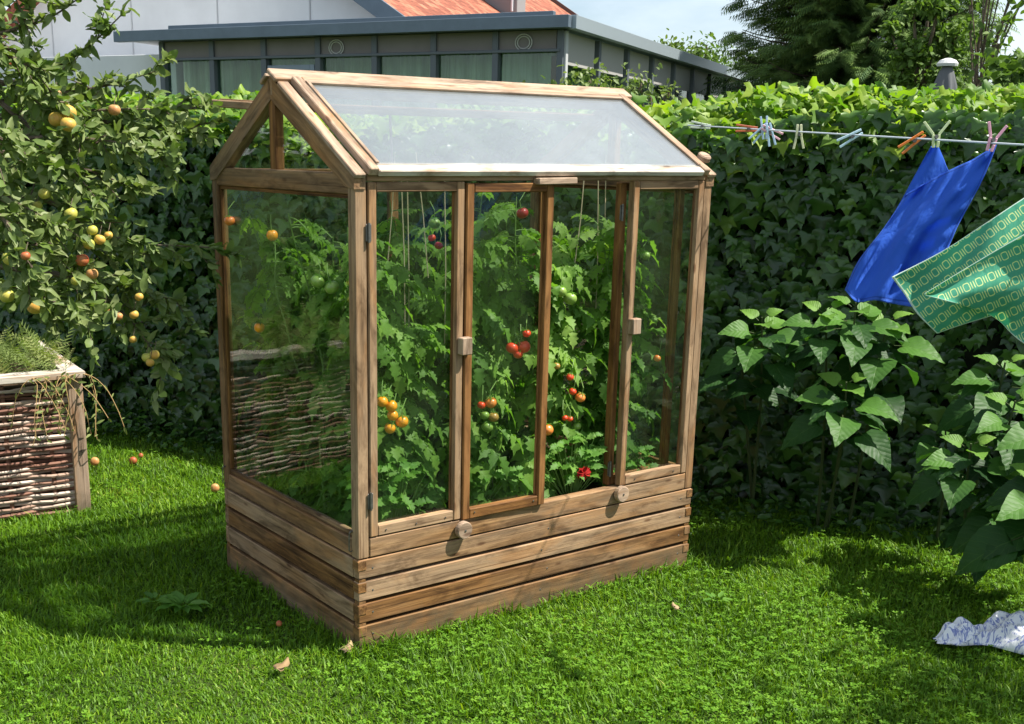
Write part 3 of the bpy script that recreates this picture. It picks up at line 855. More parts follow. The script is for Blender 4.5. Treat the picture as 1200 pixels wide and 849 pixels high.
# herbs along the front edge inside, bright and low
def herb(name, u, v, n, hgt, size, label, cat, tm=TOMA, mat=None, wide=.1):
    loc = GM @ Vector((u, v, .33))
    g0 = empty(name, loc, 0, label, cat)
    R = GM.to_3x3()
    lv = Leaves(); st = MB()
    for j in range(n):
        a = random.uniform(0, 2*PI); r = wide*math.sqrt(random.random())
        h = hgt*random.uniform(.3, 1)
        e = Vector((min(max(math.cos(a)*r*1.7, .05-u), GW-.05-u), min(max(math.sin(a)*r*1.2, .055-v), GD-v-.05), h))
        st.tube([R @ Vector((e.x*.2, e.y*.2, 0)), R @ Vector((e.x*.7, e.y*.7, h*.7)), R @ e], .0014, 4, cap=False)
        k = 3
        for q in range(k):
            aa = a+q*2*PI/k+random.uniform(-.3, .3)
            lv.put(tm, [np.array(R @ e)], [np.array(R @ Vector((math.cos(aa), math.sin(aa)*.5+.1, random.uniform(-.2, .35))))], [np.array(R @ Vector((random.uniform(-.5, .2), -.7, .8)))], size*random.uniform(.7, 1.2), random.random())
    st.build('stem', M_STEM, g0); lv.build('foliage', mat or M_TOMB, g0)
    return g0
herb('herb_plant', .22, .13, 80, .28, .045, 'bright green leafy herb low behind the left glass door', 'herb')
hn = herb('nasturtium', 1.02, .12, 70, .25, .042, 'light green nasturtium with one dark red flower at the foot of the open doorway', 'nasturtium', wide=.13)
herb('herb_plant', .60, .16, 44, .16, .04, 'low green herb behind the second door near the white plant marker', 'herb')
herb('herb_plant', 1.33, .14, 30, .16, .04, 'low green herb at the foot of the right hand glass door', 'herb')
fp = gfront(683, 553, .05); fw_ = GM @ fp
fl = Leaves()
for j in range(20):
    a = j*2*PI/9
    R3 = GM.to_3x3()
    d = R3 @ Vector((math.cos(a), -.25+random.uniform(-.3, .2), math.sin(a)*.6))
    fl.put(OVATE, [np.array(fw_)-np.array(GM @ Vector((1.02, .12, .33)))], [d[:]], [(R3 @ Vector((0, -1, .6)))[:]], .034*random.uniform(.7, 1.1)*(1 if j < 10 else .7), random.random())
fm = fruit_mat('red_petal', (.20, .006, .006), (.36, .012, .01), .7, .1)
fl.build('flower', fm, hn)
# twine hanging from the roof
for j, (px, vv, zt, zb, dx) in enumerate(((470, .30, 1.53, .95, .01), (477, .25, 1.53, .8, .0), (487, .5, 1.6, 1.15, .05), (463, .6, 1.6, 1.2, -.04), (520, .22, 1.53, .9, .0), (681, .2, 1.53, 1.2, -.04), (697, .24, 1.53, .9, .01), (705, .4, 1.6, 1.1, .0))):
    p = gfront(px, 300, vv)
    a, b_ = GM @ Vector((p.x, vv, zt)), GM @ Vector((p.x+dx, vv-.01, zb))
    s = MB(); s.tube([(0, 0, 0), (b_-a)*.5+Vector((.004, 0, 0)), b_-a], .0021, 5)
    labs = ['thin twine hanging furthest left behind the left glass door', 'twine hanging close beside the leftmost twine behind the left glass door', 'slanting twine far back behind the left glass door', 'twine at the back by the left side glass', 'twine hanging near the right stile of the left glass door', 'slanting twine in the open doorway, left of the two', 'straight twine in the open doorway, right of the two', 'twine hanging deep inside the open doorway']
    o = s.build('support_string', M_STRING); o.location = a; tag(o, labs[j], 'string', 'strings hanging from the greenhouse roof')
p = gfront(576, 545, .14); q = GM @ p
s = MB(); a = GM @ gfront(575, 537, .14); b_ = GM @ gfront(579, 575, .15)
mk = empty('plant_marker', b_, 0, 'thin plant marker stake with a small white tag behind the second door', 'plant marker')
s.tube([(0, 0, -.03), (a-b_)], .0018, 5); s.build('stake', M_IRON, mk)
s = MB(); s.beam((a-b_)+Vector((0, 0, -.008)), (a-b_)+Vector((0, 0, .010)), .013, .002, (0, -1, 0)); s.build('white_tag', plain('white_plastic', (.8, .8, .8), .4), mk)

# ------------------------------------------------------------------ ivy hedge
def hy(x): return 5.97-.38*x
HD = Vector((1, -.38, 0)).normalized(); HN = Vector((-.355, -.935, 0))
hedge = empty('ivy_hedge', (-1, hy(-1), 0), 0, 'long tall hedge of dark lobed ivy leaves across the back of the garden', 'hedge')
ho = np.array(hedge.location)
b = MB()
nseg = 60; xs = np.linspace(-7.5, 6, nseg)
def htop(x): return 1.715+.035*math.sin(x*1.7)+.025*math.sin(x*4.1+1)+.14*min(max((x-1.3)/1.1, 0), 1)+.07*min(max((-.6-x)/.5, 0), 1)
ring = []
vs, fs = [], []
for i, x in enumerate(xs):
    base = Vector((x, hy(x), 0))-Vector(ho)
    h = htop(x)
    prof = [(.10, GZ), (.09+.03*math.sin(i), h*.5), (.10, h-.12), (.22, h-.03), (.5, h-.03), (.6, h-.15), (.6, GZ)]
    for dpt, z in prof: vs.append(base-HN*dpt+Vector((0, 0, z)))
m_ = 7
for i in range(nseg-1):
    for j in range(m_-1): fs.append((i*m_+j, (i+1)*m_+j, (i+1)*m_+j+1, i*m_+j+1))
b.add(vs, fs); b.build('branches', plain('hedge_core', (.012, .016, .008), .95, .05, nscale=12, var=.6), hedge)  # near-black shell in place of branches: shaded hedge inside put into colour
lv = Leaves(); lt = Leaves()
N = 25000
x = RNG.uniform(-7.3, 5.6, N)
keep = (np.abs(x) < 3.6) | (RNG.random(N) < .45)
x = x[keep]; N = len(x)
z = RNG.uniform(.0, 1.0, N)
top = np.array([htop(a) for a in x])
zz = z*top
bulge = .05*np.sin(x*2.3+zz*3)+.04*np.sin(x*5.1-zz*4.3)
dep = RNG.uniform(-.05, .13, N)+bulge-.06*(zz/1.9)
Pn = np.stack([x, hy(x), zz], 1)-np.array(HN)[None]*(dep[:, None])-ho
hn_ = np.array(HN); hd_ = np.array(HD)
D = np.stack([hd_[0]*RNG.normal(0, .35, N), hd_[1]*RNG.normal(0, .35, N), -np.ones(N)], 1)+hn_*RNG.uniform(.05, .75, N)[:, None]
Nn = hn_[None]*1.+np.stack([RNG.normal(0, .35, N), RNG.normal(0, .3, N), RNG.uniform(.1, 1.2, N)], 1)
sz = RNG.uniform(.042, .088, N)
half = RNG.random(N) < .5
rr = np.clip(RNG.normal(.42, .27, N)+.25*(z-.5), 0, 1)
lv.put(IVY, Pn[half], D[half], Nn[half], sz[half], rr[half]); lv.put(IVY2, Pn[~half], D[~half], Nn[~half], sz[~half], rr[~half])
# top: leaves painted in a sunlit tone, standing up and spilling over the edge
N = 10500
x = RNG.uniform(-7.3, 5.6, N)
keep = (np.abs(x) < 3.6) | (RNG.random(N) < .5)
x = x[keep]; N = len(x)
top = np.array([htop(a) for a in x])
dep = RNG.uniform(-.06, .62, N)
edge = np.clip(1-dep/.25, 0, 1)
zz = top+RNG.uniform(-.03, .11, N)*(.5+perlin(x*3, dep*3, 4))-edge*RNG.uniform(0, .22, N)
Pn = np.stack([x, hy(x), zz], 1)-hn_[None]*dep[:, None]-ho
D = np.stack([RNG.normal(0, .7, N), RNG.normal(-.2, .5, N), RNG.uniform(-.9, .5, N)], 1)+hn_*edge[:, None]*.8
Nn = np.stack([RNG.normal(0, .4, N)+.2, RNG.normal(-.4, .4, N), np.ones(N)], 1)
sz = RNG.uniform(.04, .08, N)
lt.put(IVY2, Pn, D, Nn, sz)
lv.build('foliage', M_IVY, hedge); lt.build('top_foliage', M_IVYTOP, hedge)
# ground ivy at the hedge foot
N = 2600
x = RNG.uniform(-3.4, 3.4, N)
off = RNG.uniform(-.05, .32, N)*(.25+perlin(x*2.2, x*0, 9)*1.0)
Pn = np.stack([x, hy(x), GZ+RNG.uniform(.02, .15, N)*(1.2-off*2.5)], 1)+hn_[None]*off[:, None]
ga = Leaves().put(OVATE, Pn, np.stack([RNG.normal(0, 1, N), RNG.normal(0, 1, N), RNG.uniform(-.3, .3, N)], 1), np.stack([RNG.normal(0, .4, N), RNG.normal(-.3, .4, N), np.ones(N)], 1), RNG.uniform(.03, .065, N))
tag(ga.build('ground_cover', M_IVY), 'low dark leafy ground cover creeping along the foot of the hedge', 'ground cover', kind='stuff')

# ------------------------------------------------------------------ lawn
def inv_fp(x, y, mgn=0.):
    q = np.stack([x-GA.x, y-GA.y], 1)
    u = q[:, 0]*math.cos(TH)+q[:, 1]*math.sin(TH); v = -q[:, 0]*math.sin(TH)+q[:, 1]*math.cos(TH)
    return (u > -mgn) & (u < GW+mgn) & (v > -mgn) & (v < GD+mgn)
BC = np.array([-1.716, 5.177]); BD = np.array([-.862, -.506]); BB = np.array([-.506, .862])
def in_bed(x, y):
    q = np.stack([x-BC[0], y-BC[1]], 1)
    s = q @ BD; t = q @ BB
    return (s > 0) & (s < 2.0) & (t > 0) & (t < .95)
def scatter(n, x0=-4, x1=4, y0=2.5, y1=7.6, p=1.7):
    x = RNG.uniform(x0, x1, n); y = RNG.uniform(y0, y1, n)
    k = RNG.random(n) < np.minimum(1, (3.6/y)**p)
    k &= np.abs(x-.02*y) < .47*y+.55
    k &= y < hy(x)+.05
    k &= ~inv_fp(x, y, -.01) & ~in_bed(x, y)
    return x[k], y[k]
x, y = scatter(860000)
n = len(x)
hn2 = perlin(x*2.1, y*2.1, 1)*.6+perlin(x*6, y*6, 2)*.4
H = (.018+.030*RNG.random(n)**1.3)*(.65+.7*hn2)
# longer where the mower does not reach
edge = inv_fp(x, y, .05)
tuft = perlin(x*14, y*14, 33)
H = np.where(edge & (RNG.random(n) < .6), H*(1.1+1.3*tuft), H)
H = H*np.where(perlin(x*1.3+4, y*1.3, 44) > .78, .6, 1.)
W = RNG.uniform(.0012, .0032, n)*(.8+y*.09)
a = RNG.uniform(0, 2*PI, n)
lean = RNG.uniform(.1, 1.35, n)
wd = perlin(x*3, y*3, 5)*2*PI*1.5
dx, dy = np.cos(a)*.95+np.cos(wd)*.22, np.sin(a)*.95+np.sin(wd)*.22
long_ = RNG.random(n) < .02
H = np.where(long_, H*1.5+.01, H)
px_, py_ = -np.sin(a), np.cos(a)
V = np.empty((n, 5, 3), np.float32)
for i, (t, wf) in enumerate(((0, 1), (0, -1), (.55, .8), (.55, -.8), (1, 0))):
    V[:, i, 0] = x+dx*lean*H*t*t*.95+px_*W*wf
    V[:, i, 1] = y+dy*lean*H*t*t*.95+py_*W*wf
    V[:, i, 2] = H*(t-.28*lean*t*t)
V[:, :, 2] += GZ-.002
Tm = np.array([(0, 1, 3), (0, 3, 2), (2, 3, 4)])
Tt = (Tm[None]+(np.arange(n)*5)[:, None, None]).reshape(-1, 3)
straw = RNG.random(n) < .05+.3*np.clip(perlin(x*2.3, y*2.3, 7)*.7+perlin(x*8, y*8, 17)*.3-.62, 0, 1)*3
for px0, py0, sg_, am in ((150, 572, .16, .5), (365, 728, .10, .35), (150, 752, .16, .22), (300, 768, .12, .15), (60, 640, .14, .2), (900, 668, .2, .12), (985, 650, .12, .2)):
    gp = ground(px0, py0)
    bare = RNG.random(n) < am*np.exp(-((x-gp[0])**2+(y-gp[1])**2)/(sg_*sg_))
    straw = straw | bare; V[:, :, 2] = GZ+(V[:, :, 2]-GZ)*np.where(bare, .65, 1.)[:, None]
rr = np.clip(RNG.random(n)*.8+.0, 0, 1)*.85+straw*.6
gr = tri_mesh('grass', V.reshape(-1, 3), Tt, M_GRASS, None, np.repeat(rr, 5))
tag(gr, 'short mown green lawn grass with clover around the greenhouse', 'grass', kind='stuff')
x, y = scatter(46000, y1=6.5, p=2.2)
c = perlin(x*1.5+9, y*1.5, 3)*.65+perlin(x*5, y*5, 8)*.35
k = (c+RNG.normal(0, .06, len(x)) > .50)
x, y = x[k], y[k]; n = len(x)
lc = Leaves()
h = GZ+RNG.uniform(.018, .042, n); a0 = RNG.uniform(0, 6.28, n); s = RNG.uniform(.008, .0135, n); rn = RNG.random(n)
for q in range(3):
    a = a0+q*2*PI/3
    lc.put(CLOV, np.stack([x, y, h], 1), np.stack([np.cos(a), np.sin(a), RNG.uniform(-.1, .35, n)], 1), np.stack([RNG.normal(0, .25, n), RNG.normal(0, .25, n), np.ones(n)], 1), s, rn)
tag(lc.build('clover', M_CLOV), 'patches of small clover leaves growing in the lawn', 'clover', kind='stuff')
def rosette(px, py, n, L, label, name='weed', tm=OVATE):
    g = ground(px, py)+np.array((0, 0, -.012))
    lv = Leaves(); a = np.arange(n)*2.4
    lv.put(tm, np.stack([np.cos(a)*.02, np.sin(a)*.02, np.full(n, .02)], 1), np.stack([np.cos(a), np.sin(a), RNG.uniform(.1, .9, n)], 1), [(0, 0, 1)]*n, L*RNG.uniform(.7, 1.1, n))
    o = lv.build(name, M_TOMB); o.location = g
    tag(o, label, 'weed')
rosette(215, 712, 18, .075, 'bright leafy dandelion weed in the shaded grass left of the greenhouse')
rosette(182, 706, 9, .05, 'smaller weed just left of the dandelion weed in the shaded grass')
rosette(840, 705, 8, .04, 'small low weed in the lawn right of the greenhouse')
def dry_leaf(px, py, L, label, rz):
    g = ground(px, py, .004)
    lv = Leaves().put(IVY2, [(0, 0, 0)], [(math.cos(rz), math.sin(rz), .12)], [(.2, -.4, 1)], L, RNG.random())
    lv.put(OVATE, [(0.005, 0, .003)], [(math.cos(rz+1.2), math.sin(rz+1.2), .25)], [(-.1, -.3, 1)], L*.7, RNG.random())
    o = lv.build('fallen_leaf', M_DRY); o.location = g
    m = o.modifiers.new('s', 'SOLIDIFY'); m.thickness = .001
    tag(o, label, 'leaf', 'dry leaves lying on the lawn')
dry_leaf(333, 782, .05, 'pale curled dry leaf lying on the sunlit lawn in the left foreground', 2.6)
dry_leaf(411, 760, .04, 'dry leaf lying against the foot of the near greenhouse corner', 3.0)
dry_leaf(790, 712, .028, 'small dry leaf on the lawn in front of the greenhouse right half', .5)
def fallen_apple(px, py, r, kind, label):
    g = ground(px, py, .008)
    b = MB(); b.ball((0, 0, 0), r, (1, 1, .9), 14, 9, .15, Matrix.Rotation(random.uniform(.5, 2), 3, 'X'))
    o = b.build('fallen_apple', M_APPLE[kind], None, True); o.location = g
    tag(o, label, 'apple', 'fallen apples on the lawn')
fallen_apple(111, 541, .024, 'p', 'pale pink fallen apple beside the right post of the wicker bed')
fallen_apple(156, 540, .021, 'r', 'red brown fallen apple on the lawn between wicker bed and greenhouse, rear')
fallen_apple(165, 534, .013, 'r', 'small red fallen apple just behind the red brown one')
fallen_apple(252, 572, .022, 'p', 'pale fallen apple next to the rear left corner of the greenhouse')
fallen_apple(327, 731, .011, 'r', 'small dark red windfall in the shade at the left side of the greenhouse base')

# ------------------------------------------------------------------ wicker raised bed
bed = empty('raised_bed', (BC[0], BC[1], 0), math.atan2(BD[1], BD[0]), 'raised garden bed with woven willow sides and a pale plank rim on the left', 'raised bed')
# local x = along the front to the left, local y = forwards is negative of BB -> check orientation
RX = Vector((BD[0], BD[1], 0)); RY = Vector((-BD[1], BD[0], 0))     # local y in world
sgn = 1 if RY.dot(Vector((BB[0], BB[1], 0))) > 0 else -1            # +y*sgn = backwards
BL, BDp = 1.9, .9
def wick_mat():
    m = NT('willow')
    gv = m.attr('gv', 'Vector'); t = m.attr('rnd')
    n1 = m.noise(m.mapping(gv, (6, 80, 80)), 1., 3)
    c = m.ramp(t, [(0, (.12, .05, .035)), (.3, (.24, .12, .08)), (.6, (.42, .29, .22)), (1, (.60, .49, .41))])
    c = m.mix(.7, c, m.ramp(n1, [(.3, (.6, .55, .5)), (.7, (1.3, 1.3, 1.3))]), 'MULTIPLY')
    return m.done(m.bsdf(c, .7, .25))
M_WILLOW = wick_mat()
def wicker(p0, p1, outward, name):
    p0, p1 = Vector(p0), Vector(p1); d = (p1-p0); L = d.length; d.normalize(); o = Vector(outward)
    b = MB()
    z = -.025; row = 0
    while z < .575:
        r = random.uniform(.0075, .0115)
        # two or three rods laid end to end
        xx = -random.uniform(0, .5)
        while xx < L:
            ln = random.uniform(.7, 1.3)
            a0, a1 = max(xx, 0), min(xx+ln+.06, L)
            if a1-a0 > .05:
                m = max(4, int((a1-a0)/.05))
                pts, rr_ = [], []
                for i in range(m+1):
                    s = a0+(a1-a0)*i/m
                    wv = .013*math.sin(PI*s/.19+PI*(row % 2))
                    pts.append(p0+d*s+o*(wv+random.uniform(-.0012, .0012))+Vector((0, 0, z+.004*math.sin(s*7+row)+random.uniform(-.002, .002))))
                    rr_.append(r*(1-.45*i/m))
                b.tube(pts, rr_, 6, tone=random.random())
            xx += ln
        z += r*1.62; row += 1
    return b.build(name, M_WILLOW, bed)
wicker((.06, 0, 0), (BL, 0, 0), (0, -sgn, 0), 'wicker_panel')
wicker((.03, sgn*.05, 0), (.03, sgn*BDp, 0), (-1, 0, 0), 'wicker_panel')
b = MB(); b.box((0, -sgn*.03, GZ), (.065, sgn*.035, .598), .003, tone=.5); b.build('corner_post', M_WOODW, bed)
b = MB(); b.box((BL-.03, -sgn*.03, GZ), (BL+.035, sgn*.035, .598), .003, tone=.5); b.build('corner_post', M_WOODW, bed)
b = MB(); b.box((0, sgn*(BDp-.03), GZ), (.065, sgn*(BDp+.035), .598), .003, tone=.5); b.build('corner_post', M_WOODW, bed)
for q in range(10):
    b = MB(); b.tube([(.15+q*.19-.0, 0, 0), (.15+q*.19, 0, .585)], .010, 6, tone=.2); b.build('stake', M_WILLOW, bed)
b = MB(); b.box((-.012, -sgn*.05, .601), (BL+.04, sgn*.05, .632), .003, tone=.9); b.build('rim_plank', M_PALE, bed)
b = MB(); b.box((-.012, sgn*.052, .600), (.075, sgn*(BDp+.03), .631), .003, tone=.7); b.build('rim_plank', M_PALE, bed)
b = MB(); b.box((.07, sgn*.02, .0), (BL-.03, sgn*(BDp), .57), .004); b.build('soil_fill', M_SOIL, bed)
# feathery plant on the bed
fe_p = Vector((BC[0], BC[1], .57))+RX*.5+Vector((BB[0], BB[1], 0))*.3
fe = empty('feathery_plant', fe_p, 0, 'feathery yellow green plant growing over the wicker bed', 'plant')
lv = Leaves(); st = MB()
random.seed(5)
for j in range(700):
    a = random.uniform(0, 2*PI); rr_ = random.random()**.5
    base = Vector((BD[0]*random.uniform(-.48, .9), BD[1]*random.uniform(-.48, .9), 0))
    s_ = random.uniform(-.5, .9); t_ = random.uniform(-.26, .45)
    base = RX*s_+Vector((BB[0], BB[1], 0))*t_+Vector((0, 0, random.uniform(.0, .10)))
    d = Vector((random.gauss(0, .6)+.1, random.gauss(-.2, .6), random.uniform(.1, 1.1))).normalized()
    lv.put(FROND, [base[:]], [d[:]], [(random.gauss(0, .5), -.5, 1)], random.uniform(.06, .17), random.random())
for j in range(420):
    s_ = random.uniform(.0, 1.35)
    base = RX*s_-Vector((BB[0], BB[1], 0))*random.uniform(.24, .36)+Vector((0, 0, random.uniform(.0, .09)))
    d = Vector((random.gauss(0, .4), random.gauss(-.6, .3), random.uniform(-1.1, .4))).normalized()
    lv.put(FROND, [base[:]], [d[:]], [(random.gauss(0, .5), -.8, .6)], random.uniform(.06, .16)*(.5+.6*min(1, s_)), random.random())
lv.build('foliage', M_FEATH, fe)
# straggling dry tendrils over the corner
ten = Leaves(); tm_ = MB()
for j in range(16):
    p = Vector(BC.tolist()+[.62])-fe_p+RX*random.uniform(-.03, .25)-Vector((BB[0], BB[1], 0))*.05
    pts = [p]
    v_ = Vector((random.gauss(.05, .3), -.25, random.uniform(-.1, .3)))
    for k in range(9):
        v_ += Vector((random.gauss(0, .12), random.gauss(0, .08), -.2))
        p = p+v_.normalized()*.035; pts.append(p)
        ten.put(NARROW, [p[:]], [(random.gauss(0, 1), random.gauss(0, 1), random.gauss(-.2, .7))], [(0, -1, .5)], random.uniform(.02, .045), random.random())
    tm_.tube(pts, .0016, 4)
ten.build('tendril_leaves', M_FEATH, fe); tm_.build('tendrils', plain('dry_tendril', (.36, .24, .10), .8), fe)

# ------------------------------------------------------------------ apple tree on the left
tp = Vector((-3.3, 4.7, 0))
apple = empty('apple_tree', tp, 0, 'apple tree with yellow and red fruit on long branches reaching in from the left edge', 'apple tree')
tb = MB()
tb.tube([(0, 0, GZ), (.03, 0, .5), (.0, .02, 1.0), (.05, -.05, 1.45), (.1, -.1, 2.2)], [.085, .07, .062, .055, .03], 10)
br = [  # (px,py,Y) polylines
    [(-80, 60, 4.3), (0, 40, 4.2), (60, 22, 4.1), (110, -15, 4.1)],
    [(-60, 110, 4.2), (40, 92, 4.1), (100, 60, 4.05), (146, 14, 4.0)],
    [(-60, 130, 4.4), (60, 112, 4.3), (130, 100, 4.3), (182, 84, 4.3)],
    [(-60, 150, 4.2), (60, 132, 4.15), (140, 128, 4.2), (238, 128, 4.3)],
    [(-60, 170, 4.0), (60, 160, 4.0), (130, 165, 4.0), (205, 182, 4.05)],
    [(-60, 200, 4.3), (40, 188, 4.2), (110, 200, 4.2), (158, 222, 4.2)],
    [(-60, 240, 4.0), (40, 228, 4.0), (90, 252, 4.0), (140, 285, 4.0), (244, 290, 4.1)],
    [(-60, 290, 3.9), (30, 282, 3.9), (80, 300, 3.9), (115, 335, 3.9)],
    [(-40, 240, 4.1), (50, 275, 4.1), (95, 330, 4.1), (150, 370, 4.1), (192, 430, 4.1)],
    [(-60, 330, 3.8), (20, 338, 3.8), (60, 352, 3.8), (108, 375, 3.8)],
    [(-60, 20, 4.4), (20, 62, 4.3), (88, 84, 4.3)],
    [(-60, 210, 3.8), (10, 232, 3.8), (60, 262, 3.8)],
    [(90, 325, 4.1), (140, 335, 4.1), (205, 352, 4.15)],
    [(-60, -10, 4.2), (10, 5, 4.1), (60, -30, 4.1)],
    [(-60, 80, 3.9), (20, 100, 3.9), (80, 150, 3.95)],
    [(-60, 180, 4.5), (80, 178, 4.5), (170, 150, 4.5), (215, 140, 4.5)],
    [(0, 120, 4.1), (60, 170, 4.0), (120, 240, 4.0)],
    [(-60, 260, 4.3), (40, 262, 4.3), (100, 285, 4.3), (175, 300, 4.3)],
    [(-60, 140, 3.7), (10, 165, 3.7), (55, 200, 3.7)],
    [(-60, 50, 3.8), (30, 70, 3.8), (70, 120, 3.9)],
    [(-60, 310, 4.2), (30, 300, 4.2), (60, 330, 4.2), (70, 372, 4.2)],
    [(60, 130, 4.3), (120, 140, 4.3), (180, 168, 4.35), (225, 150, 4.4)],
    [(-60, 225, 3.6), (0, 250, 3.6), (30, 300, 3.6), (35, 350, 3.6)],
]
al = Leaves()
random.seed(21)
def spl(pts, n):
    out = []
    for i in range(len(pts)-1):
        for j in range(n):
            out.append(pts[i].lerp(pts[i+1], j/n))
    out.append(pts[-1])
    # smooth
    for _ in range(3):
        out = [out[0]]+[(out[i-1]+out[i]*2+out[i+1])/4 for i in range(1, len(out)-1)]+[out[-1]]
    return out
def twig_leaves(p, dirn, n, L):
    for k in range(n):
        a = random.uniform(0, 2*PI)
        q = p+dirn*random.uniform(-.02, .02)
        d = dirn*.6+Vector((random.gauss(0, .6), random.gauss(-.15, .5), random.gauss(-.05, .5)))
        al.put(random.choice((OVATE, OVATE2, OVATE3)), [q[:]], [d[:]], [(random.gauss(.1, .5), random.gauss(-.5, .5), random.uniform(.4, 1.2))], L*random.uniform(.75, 1.15), random.random())
for bi, pl in enumerate(br):
    pts = spl([Vector(at(*p))-tp for p in pl], 6)
    root = Vector((.05, -.05, 1.25+.35*(1-pl[0][1]/330.)))
    full = spl([root, pts[0].lerp(root, .4)+Vector((0, 0, .03)), pts[0]], 3)[:-1]+pts
    r0 = .016
    tb.tube(full, [max(.0022, r0*(1-i/len(full))**1.1) for i in range(len(full))], 6)
    for i in range(1, len(pts)):
        t = i/len(pts)
        d0 = (pts[i]-pts[i-1]).normalized()
        twig_leaves(pts[i], d0, 3, .05)
        if random.random() < .62:
            L = random.uniform(.06, .20)*(1.15-.6*t)
            d = (d0*.6+Vector((random.gauss(0, .5), random.gauss(0, .5), random.gauss(.0, .6)))).normalized()
            tw = [pts[i]+d*L*k/6+Vector((0, 0, -.02*k*k/36)) for k in range(7)]
            tb.tube(tw, [.003*(1-k/9) for k in range(7)], 5)
            for k in range(1, 7): twig_leaves(tw[k], d, 2+(k == 6), .048)
tb.build('trunk', M_BARK, apple); al.build('foliage', M_APPLEL, apple)
for (px, py, r, k, Y) in ((80, 132, 10, 'y', 4.0), (66, 140, 9.5, 'y', 3.98), (80, 146, 9.5, 'y', 3.95), (65, 111, 7.5, 'p', 4.02), (134, 129, 7.5, 'p', 4.1), (52, 227, 7.5, 'g', 3.95),
                         (83, 251, 8.5, 'g', 3.95), (108, 270, 7, 'g', 3.95), (117, 281, 7, 'y', 3.95), (104, 286, 7.5, 'g', 3.93), (127, 276, 5.5, 'y', 4.0), (96, 305, 8.5, 'r', 3.9), (108, 321, 7.5, 'p', 3.9), (89, 329, 6.5, 'g', 3.88),
                         (41, 359, 10.5, 'y', 3.75), (8, 347, 9.5, 'g', 3.75), (12, 303, 10, 'g', 3.8), (123, 362, 6, 'p', 4.05), (139, 371, 5.5, 'p', 4.05), (157, 369, 6, 'y', 4.05), (163, 348, 5.5, 'y', 4.05),
                         (172, 419, 6.5, 'g', 4.05), (181, 416, 6.5, 'y', 4.06), (176, 425, 5.5, 'y', 4.03), (44, 241, 6, 'g', 3.98), (8, 75, 5, 'r', 3.95), (156, 398, 5, 'y', 4.05), (30, 300, 6, 'r', 3.6)):
    p = Vector(at(px, py, Y-.06)); rad = r/F*Y*.92
    b = MB(); b.ball((0, 0, 0), rad, (1, 1, .93), 16, 10, .16, Matrix.Rotation(random.uniform(-.5, .5), 3, 'X') @ Matrix.Rotation(random.uniform(-.4, .4), 3, 'Y'))
    o = b.build('apple', M_APPLE[k], apple, True); o.location = p-tp
    s = MB(); s.tube([(0, 0, rad*.8), (.002, .003, rad*1.3), (.003, .02, rad*1.3+.02)], .0013, 5); s.build('stalk', M_BARK, o)

# ------------------------------------------------------------------ broad leaved plants on the right
def broad_plant(loc, label, heads, seed):
    """heads: list of (px,py,Y,size,n) whorls of leaves at stem tips"""
    random.seed(seed)
    g0 = empty('broad_leaf_plant', loc, 0, label, 'plant', 'broad leaved plants at the foot of the hedge')
    lo = Vector(loc); st = MB(); lv = Leaves()
    for hi, (px, py, Y, S, n, young) in enumerate(heads):
        tip = Vector(at(px, py, Y))-lo
        base = Vector((tip.x*.4+random.uniform(-.05, .05), tip.y*.3+.15, GZ))
        pts = spl([base, Vector((tip.x*.75, tip.y*.8+.06, tip.z*.6)), tip], 5)
        st.tube(pts, [.008*(1-.6*i/len(pts)) for i in range(len(pts))], 6)
        for k in range(n):
            a = k*2.399+random.uniform(-.3, .3)
            t = k/n
            el = .75-1.35*t
            rr_ = .012+.05*t
            p = tip+Vector((math.cos(a)*rr_, math.sin(a)*rr_, -.20*t*S/.16))
            d = Vector((math.cos(a), math.sin(a)-.25, el))
            stalk = p+d.normalized()*.03*(.5+t)
            st.tube([p, stalk], .0022, 4, cap=False)
            nrm = Vector((random.gauss(0, .15), -.55+random.gauss(0, .15), 1.))
            rn = np.clip((.95-.75*t)*(1 if young else .6)+random.uniform(-.08, .08), 0, 1)  # flag brightens young tips; on shaded heads it paints the missing light
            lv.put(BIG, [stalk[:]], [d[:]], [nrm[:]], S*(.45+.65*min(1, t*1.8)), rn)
        # lower pairs along the stem
        for k in range(3):
            q = pts[max(1, len(pts)-2-int(k*1.6))]
            a = random.uniform(0, 2*PI)
            for s_ in (0, PI):
                d = Vector((math.cos(a+s_), math.sin(a+s_)-.2, -.15))
                lv.put(BIG, [(q+d*.04)[:]], [d[:]], [(random.gauss(0, .2), -.4, 1)], S*random.uniform(.85, 1.15), random.uniform(.0, .3))  # low leaves darkened: shade under the upper foliage put into their colour
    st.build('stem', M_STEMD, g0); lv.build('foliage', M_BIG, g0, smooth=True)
    return g0
broad_plant((1.50, 5.15, 0), 'broad leaved plant with upright pointed leaves next to the right side of the greenhouse', [(893, 372, 4.95, .15, 11, True), (868, 415, 5.05, .12, 6, False)], 3)
broad_plant((1.78, 4.95, 0), 'tall broad leaved plant below the blue cloth in front of the hedge', [(1003, 355, 4.75, .15, 10, True), (968, 362, 4.8, .13, 10, True), (1040, 375, 4.75, .165, 10, True), (992, 448, 4.6, .16, 11, True)], 8)
broad_plant((2.25, 4.75, 0), 'broad leaved plant with mid green leaves between cloths and hedge near the right edge', [(1178, 425, 4.5, .15, 10, True), (1108, 505, 4.6, .10, 8, True)], 12)
broad_plant((2.05, 4.25, 0), 'broad leaved plant with large light leaves at the right edge, low beside the lawn', [(1138, 520, 4.2, .135, 10, True), (1205, 560, 4.1, .16, 10, True), (1190, 470, 4.3, .14, 9, True), (1150, 610, 4.3, .10, 8, False)], 15)
